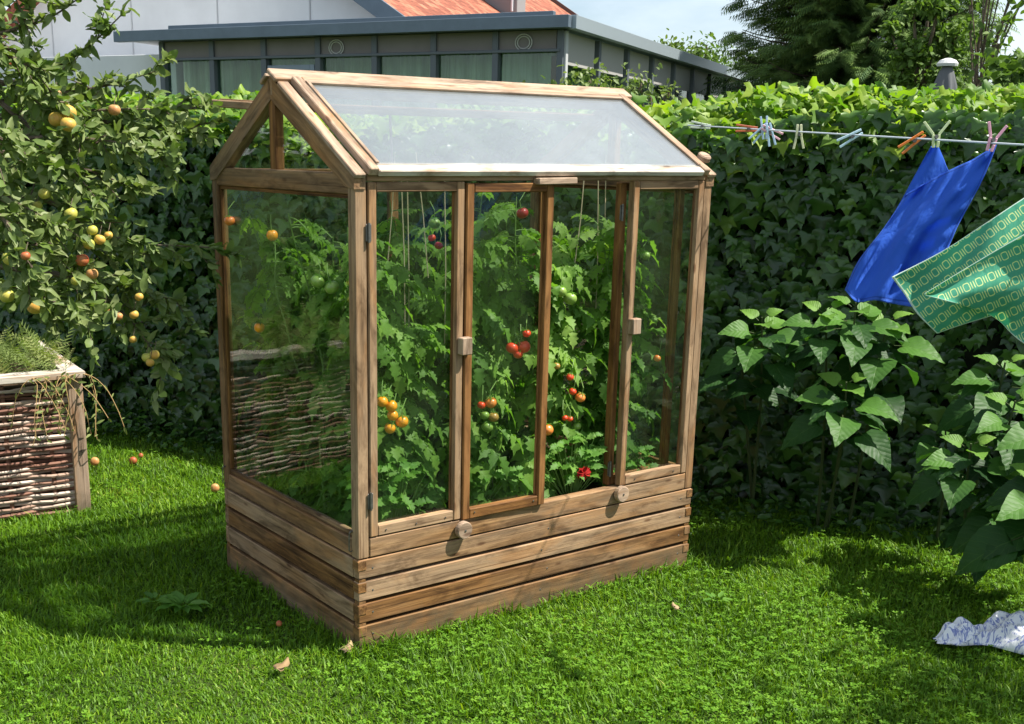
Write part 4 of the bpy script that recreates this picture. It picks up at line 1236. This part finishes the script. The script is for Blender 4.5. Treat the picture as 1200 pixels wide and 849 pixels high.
broad_plant((2.25, 3.9, 0), 'broad leaved plant with big dark leaves hanging over the lawn at the right edge', [(1232, 560, 3.75, .19, 10, True), (1245, 480, 3.9, .18, 9, True), (1205, 625, 4.0, .09, 7, True)], 17)

# ------------------------------------------------------------------ clothes line and washing
LA = Vector(at(806, 147, 5.3)); LB = Vector(at(1215, 171, 3.15)); LC = LB+(LB-LA)*.9
def line_at(px):
    best = None
    for i in range(400):
        t = i/399*1.3
        p = LA.lerp(LB, t)
        sag = -.045*math.sin(PI*min(t, 1.))
        p = p+Vector((0, 0, sag*.0))
        X_ = project(p)
        if best is None or abs(X_[0]-px) < best[0]: best = (abs(X_[0]-px), p, t)
    return best[1]
def project(P_):
    x, y, z = P_[0], P_[1], P_[2]-EYE
    yy = math.cos(PITCH)*y-math.sin(PITCH)*z; z2 = math.sin(PITCH)*y+math.cos(PITCH)*z
    u, v = F*x/yy, -F*z2/yy
    return CX+math.cos(ROLL)*u-math.sin(ROLL)*v, CY+math.sin(ROLL)*u+math.cos(ROLL)*v
b = MB(); b.tube([Vector((0, 0, 0))+(LC-LA)*t for t in np.linspace(0, 1, 12)], .0028, 6)
o = b.build('clothes_line', plain('line_plastic', (.6, .65, .7), .4)); o.location = LA
tag(o, 'thin pale clothes line stretched in front of the hedge on the right', 'clothes line')
def peg(px, dirv, col, label, size=.085, openv=.0, shift=(0, 0, 0)):
    p = line_at(px)
    d = Vector(dirv).normalized()
    ld = (LC-LA).normalized()
    sd = d.cross(Vector((0, -1, 0.))).normalized()
    g0 = empty('clothes_peg', p+Vector(shift), 0, label, 'clothes peg', 'clothes pegs on the line')
    m = plain('peg_plastic', col, .4, .4)
    for s in (-1, 1):
        b = MB()
        # jaw end crosses near the line, handles spread
        pts = [d*(-.30)*size+sd*s*.006, d*(-.05)*size+sd*s*.0075, d*.2*size+sd*s*.0085, d*.7*size+sd*s*(.012+openv)]
        for i in range(3):
            b.beam(pts[i], pts[i+1], .0075, .0052*(1.15-.15*i), (0, -1, 0), .001)
        b.build('arm', m, g0)
    b = MB(); b.lathe(d*.12*size+Vector((0, .006, 0)), (0, -1, 0), [(.0055, 0), (.0055, .012)], 10); b.build('spring', M_IRON, g0)
    return p
peg(826, (-.9, 0, .1), (.6, .68, .55), 'pale green white clothes peg lying along the far left end of the line')
peg(880, (-1, 0, .05), (.55, .13, .05), 'rusty orange clothes peg lying flat left of the blue bunch')
peg(893, (-.7, 0, -.75), (.42, .60, .75), 'light blue peg, lower left of the bunch')
peg(895, (-.1, 0, .8), (.45, .62, .8), 'light blue peg pointing up in the bunch', shift=(.0, -.01, -.01))
peg(899, (.75, 0, -.35), (.75, .4, .45), 'pink peg in the bunch of blue pegs', shift=(0, -.015, 0))
peg(902, (.25, 0, -.9), (.5, .68, .85), 'light blue peg pointing down in the bunch')
peg(936, (.05, 0, -1.), (.68, .68, .42), 'cream yellow peg hanging down between bunch and tilted blue peg', openv=.006)
peg(1001, (-.8, 0, -.45), (.5, .68, .75), 'single light blue peg tilted on the middle of the line')
peg(1074, (-.8, 0, -.6), (.72, .2, .03), 'bright orange peg just left of the blue cloth')
PK1 = peg(1096, (-.05, 0, 1.), (.62, .70, .38), 'yellow green peg holding the left corner of the blue cloth', openv=.026, size=.075)
PK2 = peg(1162, (.2, 0, 1.), (.78, .38, .5), 'pink peg holding the right corner of the blue cloth', openv=.014, size=.075)

def pl_at(poly, t):
    n = len(poly)-1; f = min(max(t, 0), 1)*n; i = min(int(f), n-1); f -= i
    # catmull-rom
    p0, p1, p2, p3 = (np.array(poly[min(max(i+k, 0), n)], float) for k in (-1, 0, 1, 2))
    return .5*((2*p1)+(-p0+p2)*f+(2*p0-5*p1+4*p2-p3)*f*f+(-p0+3*p1-3*p2+p3)*f**3)
def cloth(name, top, bot, left, right, depth, mat, nu=60, nv=70, parent=None, uvrot=0., uvs=1.):
    """Coons patch between four boundary curves in view angles, each point at its own distance"""
    vs, fs, uv = [], [], []
    c00, c10, c01, c11 = (np.array(p, float) for p in (top[0], top[-1], bot[0], bot[-1]))
    for j in range(nv+1):
        t = j/nv
        for i in range(nu+1):
            s = i/nu
            p = (1-t)*pl_at(top, s)+t*pl_at(bot, s)+(1-s)*pl_at(left, t)+s*pl_at(right, t)-((1-s)*(1-t)*c00+s*(1-t)*c10+(1-s)*t*c01+s*t*c11)
            Y = depth(s, t)
            vs.append(at(p[0], p[1], Y))
            q = p/100.
            uv.append(((q[0]*math.cos(uvrot)+q[1]*math.sin(uvrot))*uvs, (-q[0]*math.sin(uvrot)+q[1]*math.cos(uvrot))*uvs, 0))
    for j in range(nv):
        for i in range(nu):
            a = j*(nu+1)+i
            fs.append((a, a+nu+1, a+nu+2, a+1))
    org = vs[0].copy() if parent is None else np.array(parent.location)
    me = bpy.data.meshes.new(name); me.from_pydata([tuple(v-org) for v in vs], [], fs)
    a = me.attributes.new('cuv', 'FLOAT_VECTOR', 'POINT'); a.data.foreach_set('vector', np.array(uv, np.float32).ravel())
    ed = [min(i % (nu+1), nu-i % (nu+1)) / nu for i in range(len(vs))]
    ed2 = [min(e, min(k//(nu+1), nv-k//(nu+1))/nv) for k, e in enumerate(ed)]
    a = me.attributes.new('edge', 'FLOAT', 'POINT'); a.data.foreach_set('value', np.array(ed2, np.float32))
    o = link_mesh(name, me, mat, parent, True)
    if parent is None: o.location = org
    m = o.modifiers.new('thick', 'SOLIDIFY'); m.thickness = .0015; m.offset = 0
    return o
def fabric(name, colf, trans=.3, tcol=None, wr=.5):
    m = NT(name)
    col = colf(m)
    geo = m.n('NewGeometry')
    n1 = m.noise(m.mapping(geo.outputs['Position'], (12, 12, 5), rot=(0, .6, 0)), 1., 4, .6, .5); n2 = m.noise(geo.outputs['Position'], 900., 2)
    h = m.math('ADD', n1, m.math('MULTIPLY', n2, .02))
    b = m.bsdf(col, .85, .1, m.bump(h, wr, .02))
    tr = m.n('BsdfTranslucent'); m.l(m.mix(1., col, (1.1, 1.1, 1.1), 'MULTIPLY'), tr.inputs[0])
    mx = m.n('MixShader'); mx.inputs[0].default_value = trans; m.l(b, mx.inputs[1]); m.l(tr.outputs[0], mx.inputs[2])
    return m.done(mx.outputs[0])
def blue_col(m):
    e = m.attr('edge')
    seam = m.ramp(e, [(.0, (.07, .18, .66)), (.03, (.07, .18, .66)), (.037, (.025, .07, .36)), (.045, (.055, .175, .70))])
    return seam
M_BLUE = fabric('blue_cotton', blue_col, .45, wr=.8)
Yb = (PK1[1]+PK2[1])/2
bc = empty('blue_cloth', at(1095, 172, PK1[1]-.01), 0, 'plain bright blue cotton cloth pegged to the line and blowing to the left', 'cloth')
def dblue(s, t):
    return (PK1[1]+(PK2[1]-PK1[1])*s)+(-.10*t)+.035*math.sin(s*7+t*3)*t**.5*(.3+s*.7)+.02*math.sin(s*15-t*4)*t+.012*math.sin(s*3+t*9)+.006*math.sin(s*26+t*13+2*math.sin(t*5))+.004*math.sin(s*9-t*37+3*math.sin(s*4))*math.exp(-((s-.85)/.25)**2)+.010*math.sin(s*34-2*t)*math.exp(-t*5)
cloth('front_panel', [(1062, 228), (1086, 214), (1110, 201), (1140, 187), (1168, 170)], [(990, 340), (1004, 354), (1025, 352), (1045, 356), (1070, 360)],
      [(1062, 228), (1035, 268), (1006, 306), (990, 340)], [(1168, 170), (1150, 214), (1124, 262), (1104, 305), (1070, 360)], dblue, M_BLUE, parent=bc)
cloth('back_panel', [(1091, 172), (1095, 171), (1100, 173)], [(1040, 262), (1065, 262), (1100, 240)], [(1091, 172), (1074, 202), (1058, 232), (1040, 262)], [(1100, 173), (1108, 192), (1114, 212), (1100, 240)],
      lambda s, t: PK1[1]+.03+.01*math.sin(s*6+t*5), M_BLUE, 24, 30, bc)
def green_col(m):
    cv = m.attr('cuv', 'Vector')
    sp = m.n('SeparateXYZ'); m.l(m.mapping(cv, (6.3, 6.3, 1)), sp.inputs[0])
    X0, Y0 = sp.outputs[0], sp.outputs[1]
    row = m.math('FLOOR', Y0)
    X1 = m.math('ADD', X0, m.math('MULTIPLY', row, .5))
    fx = m.math('SUBTRACT', m.math('FRACT', X1), .5); fy = m.math('SUBTRACT', m.math('FRACT', Y0), .5)
    ax, ay = m.math('ABSOLUTE', fx), m.math('ABSOLUTE', fy)
    # rounded square ring
    p4 = m.math('POWER', m.math('ADD', m.math('POWER', m.math('MULTIPLY', ax, 1.25), 4.), m.math('POWER', ay, 4.)), .25)
    ring = m.math('LESS_THAN', m.math('ABSOLUTE', m.math('SUBTRACT', p4, .28)), .036)
    hole = m.math('LESS_THAN', m.math('POWER', m.math('ADD', m.math('POWER', ax, 2.), m.math('POWER', ay, 2.)), .5), .11)
    bar = m.math('MULTIPLY', m.math('LESS_THAN', m.math('ABSOLUTE', m.math('SUBTRACT', ax, .40)), .035), m.math('LESS_THAN', ay, .26))
    mk = m.math('MAXIMUM', ring, bar)
    c = m.mix(mk, (.12, .46, .31), (.80, .86, .42))
    e = m.attr('edge')
    return m.mix(m.math('LESS_THAN', e, .018), c, (.7, .82, .74))
M_GREEN = fabric('green_print', green_col, .5, wr=.35)
gc = empty('green_cloth', at(1260, 185, 3.05), 0, 'green cloth printed with yellow squares and bars, blowing in at the right edge', 'cloth')
cloth('rear_fold', [(1045, 325), (1100, 297), (1150, 265), (1200, 232), (1290, 175)], [(1098, 391), (1130, 380), (1170, 368), (1220, 352), (1310, 320)],
      [(1045, 325), (1060, 345), (1075, 368), (1098, 391)], [(1290, 175), (1300, 220), (1310, 270), (1310, 320)],
      lambda s, t: 2.98+.03*math.sin(s*8+t*2)+.02*math.sin(t*6+s*3), M_GREEN, 70, 40, gc, uvrot=-.62, uvs=1.)
cloth('front_fold', [(1084, 344), (1120, 322), (1160, 298), (1200, 275), (1290, 225)], [(1084, 346), (1125, 357), (1165, 372), (1202, 404), (1300, 460)],
      [(1084, 344), (1083, 345), (1084, 345), (1084, 346)], [(1290, 225), (1296, 300), (1300, 380), (1300, 460)],
      lambda s, t: 2.88+.04*math.sin(s*9+t*3)*t+.02*math.sin(t*8)*s, M_GREEN, 70, 40, gc, uvrot=-.42, uvs=1.)
# crumpled towel on the lawn
def towel_col(m):
    cv = m.attr('cuv', 'Vector')
    v1 = m.noise(m.mapping(cv, (1, 1, 1)), 26., 3, .6, 2.2)
    v2 = m.noise(m.mapping(cv, (1, 1, 1), (4, 7, 0)), 55., 2, .5, 1.)
    f = m.ramp(v1, [(.50, (0, 0, 0)), (.53, (1, 1, 1)), (.59, (1, 1, 1)), (.62, (.1,)*3)])
    f2 = m.ramp(v2, [(.40, (0, 0, 0)), (.46, (1, 1, 1))])
    k = m.mix(1., f, f2, 'MULTIPLY')
    return m.mix(m.math('MULTIPLY', k, .8), (.82, .83, .85), (.08, .13, .45))
M_TOWEL = fabric('blue_white_print', towel_col, .15, wr=.5)
t0 = Vector(ground(1097, 752)); t1 = Vector(ground(1290, 757))
ax_ = (t1-t0); LT = ax_.length; ax_.normalize(); ay_ = Vector((-ax_.y, ax_.x, 0))
vs, fs, uv = [], [], []
nu, nv = 110, 50
for j in range(nv+1):
    t = j/nv*2-1
    for i in range(nu+1):
        s = i/nu
        wid = .018+.040*min(1, s*5)+.085*max(0, min(1, (s-.28)*3.2))+.012*math.sin(s*17)
        hgt = (.020+.030*math.exp(-((s-.17)/.09)**2)+.062*max(0, min(1, (s-.30)*5))*(1-.3*math.sin(s*13)))*max(0, 1-abs(t)**2.4)**.6
        fold = .014*math.sin(t*6+s*16+1.8*math.sin(s*9))+.009*math.sin(t*13-s*26)+.004*math.sin(t*27+s*50)
        e = max(0, 1-abs(t)**6)*min(1, s*14)
        p = ax_*(s*LT+.008*math.sin(t*7))+ay_*(t*wid+.03*math.sin(s*5)+.4*fold)+Vector((0, 0, .002+hgt*min(1, s*9+.25)+fold*e))
        vs.append(p[:]); uv.append((s*LT*1.2, t*wid*1.4, 0))
for j in range(nv):
    for i in range(nu):
        a = j*(nu+1)+i; fs.append((a, a+1, a+nu+2, a+nu+1))
me = bpy.data.meshes.new('towel'); me.from_pydata(vs, [], fs)
a = me.attributes.new('cuv', 'FLOAT_VECTOR', 'POINT'); a.data.foreach_set('vector', np.array(uv, np.float32).ravel())
o = link_mesh('fallen_cloth', me, M_TOWEL, None, True); o.location = t0
m = o.modifiers.new('thick', 'SOLIDIFY'); m.thickness = .002
tag(o, 'white cloth with blue floral print lying crumpled on the lawn at the right edge', 'cloth')

# ------------------------------------------------------------------ pavilion and house behind the hedge
KB = 1.12
C0 = Vector((1.03, 13.0, 0))*KB; ang = math.atan2(.41, -.912)
# local x = e1 (to the left), local -y... build with an explicit frame
E1 = Vector((-.912, .41, 0)).normalized(); E2 = Vector((.41, .912, 0)).normalized()
def bl(s, e, z): return E1*s*KB+E2*e*KB+Vector((0, 0, z))         # relative to C0
pav = empty('garden_pavilion', C0+Vector((0, 0, .09)), 0, 'low flat roofed glazed annexe with blue grey fascia and mullions behind the hedge', 'building')
M_FASC = plain('blue_grey_metal', (.12, .155, .19), .45, .4, .3, nscale=3, var=.12)
M_SPAN = plain('spandrel_panel', (.20, .18, .165), .6, .3, nscale=2, var=.1)
M_FRAME = plain('frame_metal', (.105, .12, .135), .5, .4)
M_WHITE = plain('white_render', (.70, .70, .70), .85, .2, nscale=1.3, var=.07)
def curt():
    m = NT('curtain_cloth'); geo = m.n('NewGeometry')
    a = m.noise(m.mapping(geo.outputs['Position'], (9, 9, .35)), 1., 4, .6); b_ = m.noise(geo.outputs['Position'], .9, 2)
    c = m.mix(1., m.ramp(a, [(.3, (.45, .5, .36)), (.7, (.95, .95, .85))]), m.ramp(b_, [(.35, (.45, .55, .4)), (.6, (1, 1, 1))]), 'MULTIPLY')  # green streaks and patches: reflections in the panes put into the curtain colour
    return m.done(m.bsdf(c, .9, .1))
M_CURT = curt()
def bbox(mb, s0, s1, e0, e1, z0, z1, c=.004):
    mid_e = (e0+e1)/2; mid_z = (z0+z1)/2
    mb.beam(bl(s0, mid_e, mid_z), bl(s1, mid_e, mid_z), abs(e1-e0)*KB, z1-z0, (0, 0, 1), c)
b = MB(); bbox(b, -.16, 5.75, -.24, -.14, 2.93, 3.07); bbox(b, -.12, 5.6, -.138, 9.9, 2.94, 3.02); b.build('roof', M_FASC, pav)
b = MB(); bbox(b, .05, 5.0, -.13, -.05, 3.022, 3.13); b.build('roof_upstand', M_FASC, pav)
b = MB(); b.beam(bl(-.165, -.136, 3.0), bl(-.165, 10., 3.0), .10, .15, (0, 0, 1)); b.build('side_fascia', plain('light_metal', (.30, .35, .38), .4, .4, .3), pav)
b = MB(); bbox(b, .05, 5.2, .002, .08, 2.72, 2.935); b.build('spandrel', M_SPAN, pav)
nb = 7; bw = 5.2/nb
for i in range(nb+1):
    b = MB(); bbox(b, i*bw-.035, i*bw+.035, -.03, .10, 0, 2.935); b.build('mullion', M_FRAME, pav)
b = MB()
bbox(b, .0, 5.2, -.045, .0, 2.685, 2.72)
b.build('transom', M_FRAME, pav)
for i in range(nb):
    b = MB(); bbox(b, i*bw+.036, (i+1)*bw-.036, .04, .046, .9, 2.719, .001); b.build('window_pane', M_WINGLASS, pav)
b = MB(); bbox(b, .04, 5.2, .02, .1, 0, .9); b.build('wall', M_SPAN, pav)
def curtain(s0, s1, e, name='curtain'):
    vs, fs = [], []
    n_ = int((s1-s0)/.03)
    for i in range(n_+1):
        s = s0+(s1-s0)*i/n_
        dd = .035*math.sin(s*22)+.02*math.sin(s*51)
        vs += [bl(s, e+dd, .6), bl(s, e+dd, 2.75)]
    fs = [(2*i, 2*i+2, 2*i+3, 2*i+1) for i in range(n_)]
    b = MB(); b.add(vs, fs); o = b.build(name, M_CURT, pav); m_ = o.modifiers.new('t', 'SOLIDIFY'); m_.thickness = .004; return o
curtain(.1, 5.15, .35)
# framed opening sash in the fourth bay and brown door jamb by the corner
s0 = 3*bw+.05+bw
b = MB(); 
for (a_, c_, z0, z1) in ((s0, s0+.06, 1.2, 2.6), (s0+bw-.16, s0+bw-.10, 1.2, 2.6)): bbox(b, a_, c_, -.02, .03, z0, z1)
bbox(b, s0+.061, s0+bw-.161, -.02, .03, 2.53, 2.6); b.build('sash_frame', plain('sash_blue', (.22, .26, .31), .5), pav)
b = MB(); bbox(b, .06, .14, .1, .2, .0, 2.65); b.build('door_jamb', plain('brown_wood', (.16, .06, .03), .6), pav)
# ring vents
for s in (.42, 3*bw+.5):
    b = MB()
    for R_ in (.095, .07):
        pts = [bl(s+R_*math.cos(a), -.01, 2.80+R_*math.sin(a)) for a in np.linspace(0, 2*PI, 25)]
        b.tube(pts, .008, 6, cap=False)
    b.build('vent_ring', plain('vent_grey', (.5, .5, .46), .5), pav)
# long side, running back
for i in range(9):
    e = i*1.15
    b = MB(); bbox(b, -.06, .03, e-.035+.036, e+.036+.036, 0, 2.92); b.build('mullion', M_FRAME if i else plain('light_post', (.42, .43, .43), .5), pav)
    if i < 8:
        b = MB(); bbox(b, -.015, .0, e+.08, e+1.10, 2.55, 2.92); b.build('spandrel', plain('side_panel', (.34, .33, .31), .6), pav)
        b = MB(); bbox(b, -.012, -.006, e+.08, e+1.10, .4, 2.549, .001); b.build('window_pane', M_WINGLASS, pav)
b = MB(); b.beam(bl(.3, .4, 1.4), bl(.3, 9.3, 1.4), .02, 2.6, (0, 0, 1)); b.build('curtain', M_CURT, pav)
b = MB(); bbox(b, .4, 5.2, 9.3, 9.4, 0, 2.93); b.build('wall', M_SPAN, pav)
b = MB(); bbox(b, .1, 5.1, .8, 9.2, 0.02, .05); b.build('floor', M_SPAN, pav)

# white house with tiled roof
hs = empty('white_house', C0+E2*2.2*KB, 0, 'white rendered house with orange tiled roof behind the glazed annexe', 'house')
def roofz(s): return 3.56+.72*(s-3.36)
E0 = .8
b = MB(); poly = [(3.0, 0), (11.2, 0), (11.2, 3.3), (7.1, roofz(7.1)-.16), (3.0, roofz(3.0)-.16)]
n_ = len(poly)
vs = [bl(s, E0, z) for s, z in poly]+[bl(s, 14.2, z) for s, z in poly]
b.add(vs, [tuple(range(n_)), tuple(range(n_, 2*n_))[::-1]]+[(i, n_+i, n_+(i+1) % n_, (i+1) % n_) for i in range(n_)]); b.build('wall', M_WHITE, hs)
# annexe wall left of the pavilion
b = MB(); bbox(b, 5.24, 11.2, -1.9, E0-.01, 0, 2.90); b.build('side_wall', M_WHITE, hs)
# thin panel joints on the white gable
for s in (4.9, 6.5, 8.1, 9.7):
    b = MB(); bbox(b, s-.01, s+.01, E0-.012, E0-.002, 2.9, 3.3+max(0, min(roofz(s)-3.6, 2.4))); b.build('panel_joint', plain('joint_grey', (.5, .5, .5), .8), hs)
def tile_mat():
    m = NT('roof_tiles')
    gv = m.attr('gv', 'Vector'); sp = m.n('SeparateXYZ'); m.l(gv, sp.inputs[0])
    row = m.math('MULTIPLY', sp.outputs[1], 5.5); col_ = m.math('MULTIPLY', sp.outputs[0], 4.5)
    fr = m.math('FRACT', row)
    cc = m.math('FRACT', m.math('ADD', col_, m.math('MULTIPLY', m.math('FLOOR', row), .5)))
    groove = m.math('LESS_THAN', m.math('ABSOLUTE', m.math('SUBTRACT', cc, .5)), .44)
    wn = m.n('TexWhiteNoise'); cmb = m.n('CombineXYZ'); m.l(m.math('FLOOR', row), cmb.inputs[0]); m.l(m.math('FLOOR', m.math('ADD', col_, m.math('MULTIPLY', m.math('FLOOR', row), .5))), cmb.inputs[1]); m.l(cmb.outputs[0], wn.inputs[0])
    c = m.ramp(wn.outputs[0], [(0, (.20, .065, .04)), (.5, (.30, .10, .06)), (1, (.40, .17, .10))])
    c = m.mix(1., c, m.ramp(fr, [(.0, (.35,)*3), (.14, (1,)*3)]), 'MULTIPLY')
    c = m.mix(m.math('SUBTRACT', 1., groove), c, (.15, .06, .04))
    return m.done(m.bsdf(c, .8, .2, m.bump(fr, .8, .05)))
M_TILE = tile_mat()
sl2 = Vector((E1.x, E1.y, .72/KB)).normalized(); nn2 = sl2.cross(E2)
if nn2.z < 0: nn2 = -nn2
b = MB()
a0 = bl(2.6, E0-.35, roofz(2.6)); a1 = bl(7.1, E0-.35, roofz(7.1)); Ls = (a1-a0).length; LL = 14.6*KB
vs, gs = [], []
for p_, q_ in ((0, 0), (LL, 0), (LL, Ls), (0, Ls)):
    vs.append(a0+E2*p_+sl2*q_); gs.append((p_, q_, 0))
for p_, q_ in ((0, 0), (LL, 0), (LL, Ls), (0, Ls)):
    vs.append(a0+E2*p_+sl2*q_-nn2*.12); gs.append((p_, q_, 0))
b.add(vs, [(0, 1, 2, 3), (7, 6, 5, 4), (0, 4, 5, 1), (1, 5, 6, 2), (2, 6, 7, 3), (3, 7, 4, 0)], gs); b.build('roof', M_TILE, hs)
sl3 = Vector((-E1.x, -E1.y, .72/KB)).normalized()
b = MB(); vs = []
for h_ in (0, .12):
    for p_, q_ in ((0, 0), (LL, 0), (LL, Ls), (0, Ls)): vs.append(a1+E2*p_-sl3*q_-Vector((0, 0, h_)))
b.add(vs, [(0, 1, 2, 3), (7, 6, 5, 4), (0, 4, 5, 1), (1, 5, 6, 2), (2, 6, 7, 3), (3, 7, 4, 0)]); b.build('roof', M_TILE, hs)
b = MB(); b.beam(a0-E2*.03-sl2*.1+nn2*.0, a1-E2*.03-nn2*.0, .05, .26, nn2, .004); b.build('barge_board', M_FASC, hs)
b = MB(); b.beam(a0+E2*(LL+.03), a1+E2*(LL+.03), .05, .2, nn2, .004); b.build('barge_board', plain('dark_verge', (.12, .08, .07), .7), hs)
# dormer with white windows
dm = MB()
def dpt(px, py):      # point on the slope plane seen at px,py (relative to C0)
    d = Vector(ray(px, py)); o = Vector((0, 0, EYE))
    p0 = C0+E2*2.2*KB+a0
    t = (p0-o).dot(nn2)/d.dot(nn2)
    return o+d*t-(C0+E2*2.2*KB)
q = dpt(592, 16)
dm.beam(q-E1*.0+Vector((0, 0, -.4)), q+Vector((0, 0, 1.6)), .75, .5, E2, .01); dm.build('dormer', plain('dormer_grey', (.25, .24, .24), .7), hs)
dn_ = -E1
for k in (-1, 1):
    b = MB(); c_ = q+E2*(.17*k)-E1*.27+Vector((0, 0, .0)); b.beam(c_+Vector((0, 0, .0)), c_+Vector((0, 0, 1.4)), .04, .26, E2, .004); b.build('dormer_window', plain('dormer_white', (.75, .76, .78), .5), hs)
# light post near it
# ------------------------------------------------------------------ trees beyond
def crown_tree(name, loc, h, r, zc, rz, nl, leaf, mat, label, cat, tmpl=OVATE, seed=1, trunk_r=.12, clumps=26):
    random.seed(seed); rg = np.random.default_rng(seed)
    g0 = empty(name, loc, 0, label, cat, 'trees beyond the hedge')
    t = MB(); t.tube([(0, 0, GZ), (.05, .02, h*.35), (-.04, .03, h*.65), (.02, 0, h*.92)], [trunk_r, trunk_r*.8, trunk_r*.5, trunk_r*.15], 8)
    lv = Leaves()
    for c in range(clumps):
        a = random.uniform(0, 2*PI); rr_ = r*math.sqrt(random.random())*.85; zz_ = zc+random.uniform(-1, 1)*rz*math.sqrt(max(0, 1-(rr_/r)**2))
        ctr = np.array((math.cos(a)*rr_, math.sin(a)*rr_, zz_))
        t.tube([(0, 0, max(.3, zz_*.7)), tuple(ctr*.6+np.array((0, 0, zz_*.28))), tuple(ctr)], [trunk_r*.3, trunk_r*.18, .012], 5)
        cr_ = r*random.uniform(.22, .4)
        k = nl//clumps
        P_ = ctr+rg.normal(0, 1, (k, 3))*np.array((cr_*.5, cr_*.5, cr_*.38))
        lv.put(tmpl, P_, rg.normal(0, 1, (k, 3))+np.array((0, 0, -.3)), rg.normal(0, .5, (k, 3))+np.array((0, -.3, 1)), leaf*rg.uniform(.7, 1.2, k), np.clip(rg.normal(.5, .25, k), 0, 1))
    t.build('trunk', M_BARK, g0); lv.build('crown', mat, g0)
    return g0
# spruce
sp_ = Vector(at(1002, 120, 20.)); sp_.z = 0
spruce = empty('spruce_tree', sp_, 0, 'large dark spruce with drooping branches behind the hedge', 'spruce tree', 'trees beyond the hedge')
t = MB(); t.tube([(0, 0, 0), (0, 0, 5), (0, 0, 10.5)], [.22, .15, .02], 8)
lv = Leaves(); random.seed(4); rg = np.random.default_rng(4)
for k in range(430):
    z = 1.0+9.2*(k/430)**1.35
    L = 2.35*(1-(z-1)/10.2)**.7*random.uniform(.8, 1.1)
    a = k*2.399+random.uniform(-.2, .2)
    dv = Vector((math.cos(a), math.sin(a), 0)); sd_ = Vector((-dv.y, dv.x, 0))
    pts = [Vector((0, 0, z))+dv*L*s+Vector((0, 0, -.55*L*s*(1-s*.75)*.8+.08*L*s*s)) for s in np.linspace(0, 1, 9)]
    t.tube(pts, [.03*(1-i/10) for i in range(9)], 5)
    for i in range(2, 9):
        s = i/8
        n_ = 22
        for q_ in range(n_):
            side = random.choice((-1, 1)); off = random.random()**.7*L*.30*(1.15-s)
            p = pts[i]+sd_*side*off+dv*random.uniform(-.12, .12)+Vector((0, 0, -.35*off-random.uniform(0, .1)))
            d = dv*.9+sd_*side*.6+Vector((0, 0, random.uniform(-.75, .05)))
            lv.put(FROND, [p[:]], [d[:]], [(random.gauss(0, .4), random.gauss(-.2, .4), 1)], random.uniform(.2, .42), np.clip(random.gauss(.35+.3*s, .2), 0, 1))
t.build('trunk', M_BARK, spruce); lv.build('crown', M_SPRUCE, spruce)
L1 = Vector(at(825, 90, 30.)); L1.z = 0
crown_tree('broadleaf_tree', L1, 4.6, 1.7, 3.2, 1.1, 9000, .12, M_FAR, 'sunlit broadleaf tree beyond the annexe roof, left of the spruce', 'tree', seed=31, clumps=34)
L2 = Vector(at(1078, 90, 15.)); L2.z = 0
crown_tree('broadleaf_tree', L2, 3.5, .5, 2.85, .8, 3400, .085, M_FAR, 'light green bushy tree overlapping the right side of the spruce', 'tree', seed=33, clumps=26)
L3 = Vector(at(1148, 90, 12.)); L3.z = 0
crown_tree('young_tree', L3, 4.0, .40, 2.9, .9, 260, .085, M_FAR, 'thin young tree with sparse leaves against the sky at the far right', 'tree', seed=35, clumps=22, trunk_r=.035)
L4 = Vector(at(1205, 80, 10.)); L4.z = 0
crown_tree('young_tree', L4, 2.9, .45, 2.05, .45, 700, .09, M_FAR, 'leafy bush rising above the hedge at the right edge', 'tree', tmpl=IVY, seed=37, clumps=20, trunk_r=.04)
# rambling climber in front of the annexe windows
L5 = Vector(at(690, 130, 10.5)); L5.z = 0
crown_tree('climbing_rose', L5, 2.5, .55, 2.0, .45, 1100, .06, M_APPLEL, 'thin leafy climber in front of the annexe corner windows', 'climber', seed=41, clumps=24, trunk_r=.02)
L6 = Vector(at(765, 130, 10.5)); L6.z = 0
crown_tree('climbing_rose', L6, 2.3, .35, 2.0, .35, 300, .05, M_APPLEL, 'sparse climber stems beside the long side of the annexe', 'climber', seed=43, clumps=12, trunk_r=.015)
# garden tree outside the picture on the right; its light shade falls on the right half of the lawn
crown_tree('garden_tree', (4.75, 2.65, 0), 4.1, 1.15, 3.6, .42, 4400, .075, M_FAR, 'garden tree standing right of the picture beyond the washing line', 'tree', seed=51, clumps=130, trunk_r=.06)
# closed parasol
pl_ = Vector(at(1107, 105, 9.5)); pl_.z = 0
par = empty('parasol', pl_, 0, 'closed grey parasol standing upright behind the hedge', 'parasol')
zt = at(1107, 70, 9.5)[2]
b = MB(); b.tube([(0, 0, 0), (0, 0, zt-.02)], .02, 10); b.build('pole', plain('pole_metal', (.4, .4, .4), .4, .5, .6), par)
vs, fs = [], []
nn_ = 32
for j, (h_, r_) in enumerate(((0, .03), (.05, .055), (.15, .085), (.3, .11), (.5, .12), (.9, .13), (1.3, .10))):
    for i in range(nn_):
        a = 2*PI*i/nn_; rr_ = r_*(1+.16*math.cos(a*8)*min(1, h_*4))
        vs.append((math.cos(a)*rr_, math.sin(a)*rr_, zt-.04-h_))
for j in range(6):
    for i in range(nn_): fs.append((j*nn_+i, (j+1)*nn_+i, (j+1)*nn_+(i+1) % nn_, j*nn_+(i+1) % nn_))
b = MB(); b.add(vs, fs); b.build('canopy', plain('parasol_cloth', (.13, .135, .14), .9, .1), par, True)
b = MB(); b.lathe((0, 0, zt-.05), (0, 0, 1), [(.075, 0), (.08, .02), (.06, .045), (.02, .06)], 16); b.build('cap', plain('parasol_cap', (.6, .6, .58), .8), par)
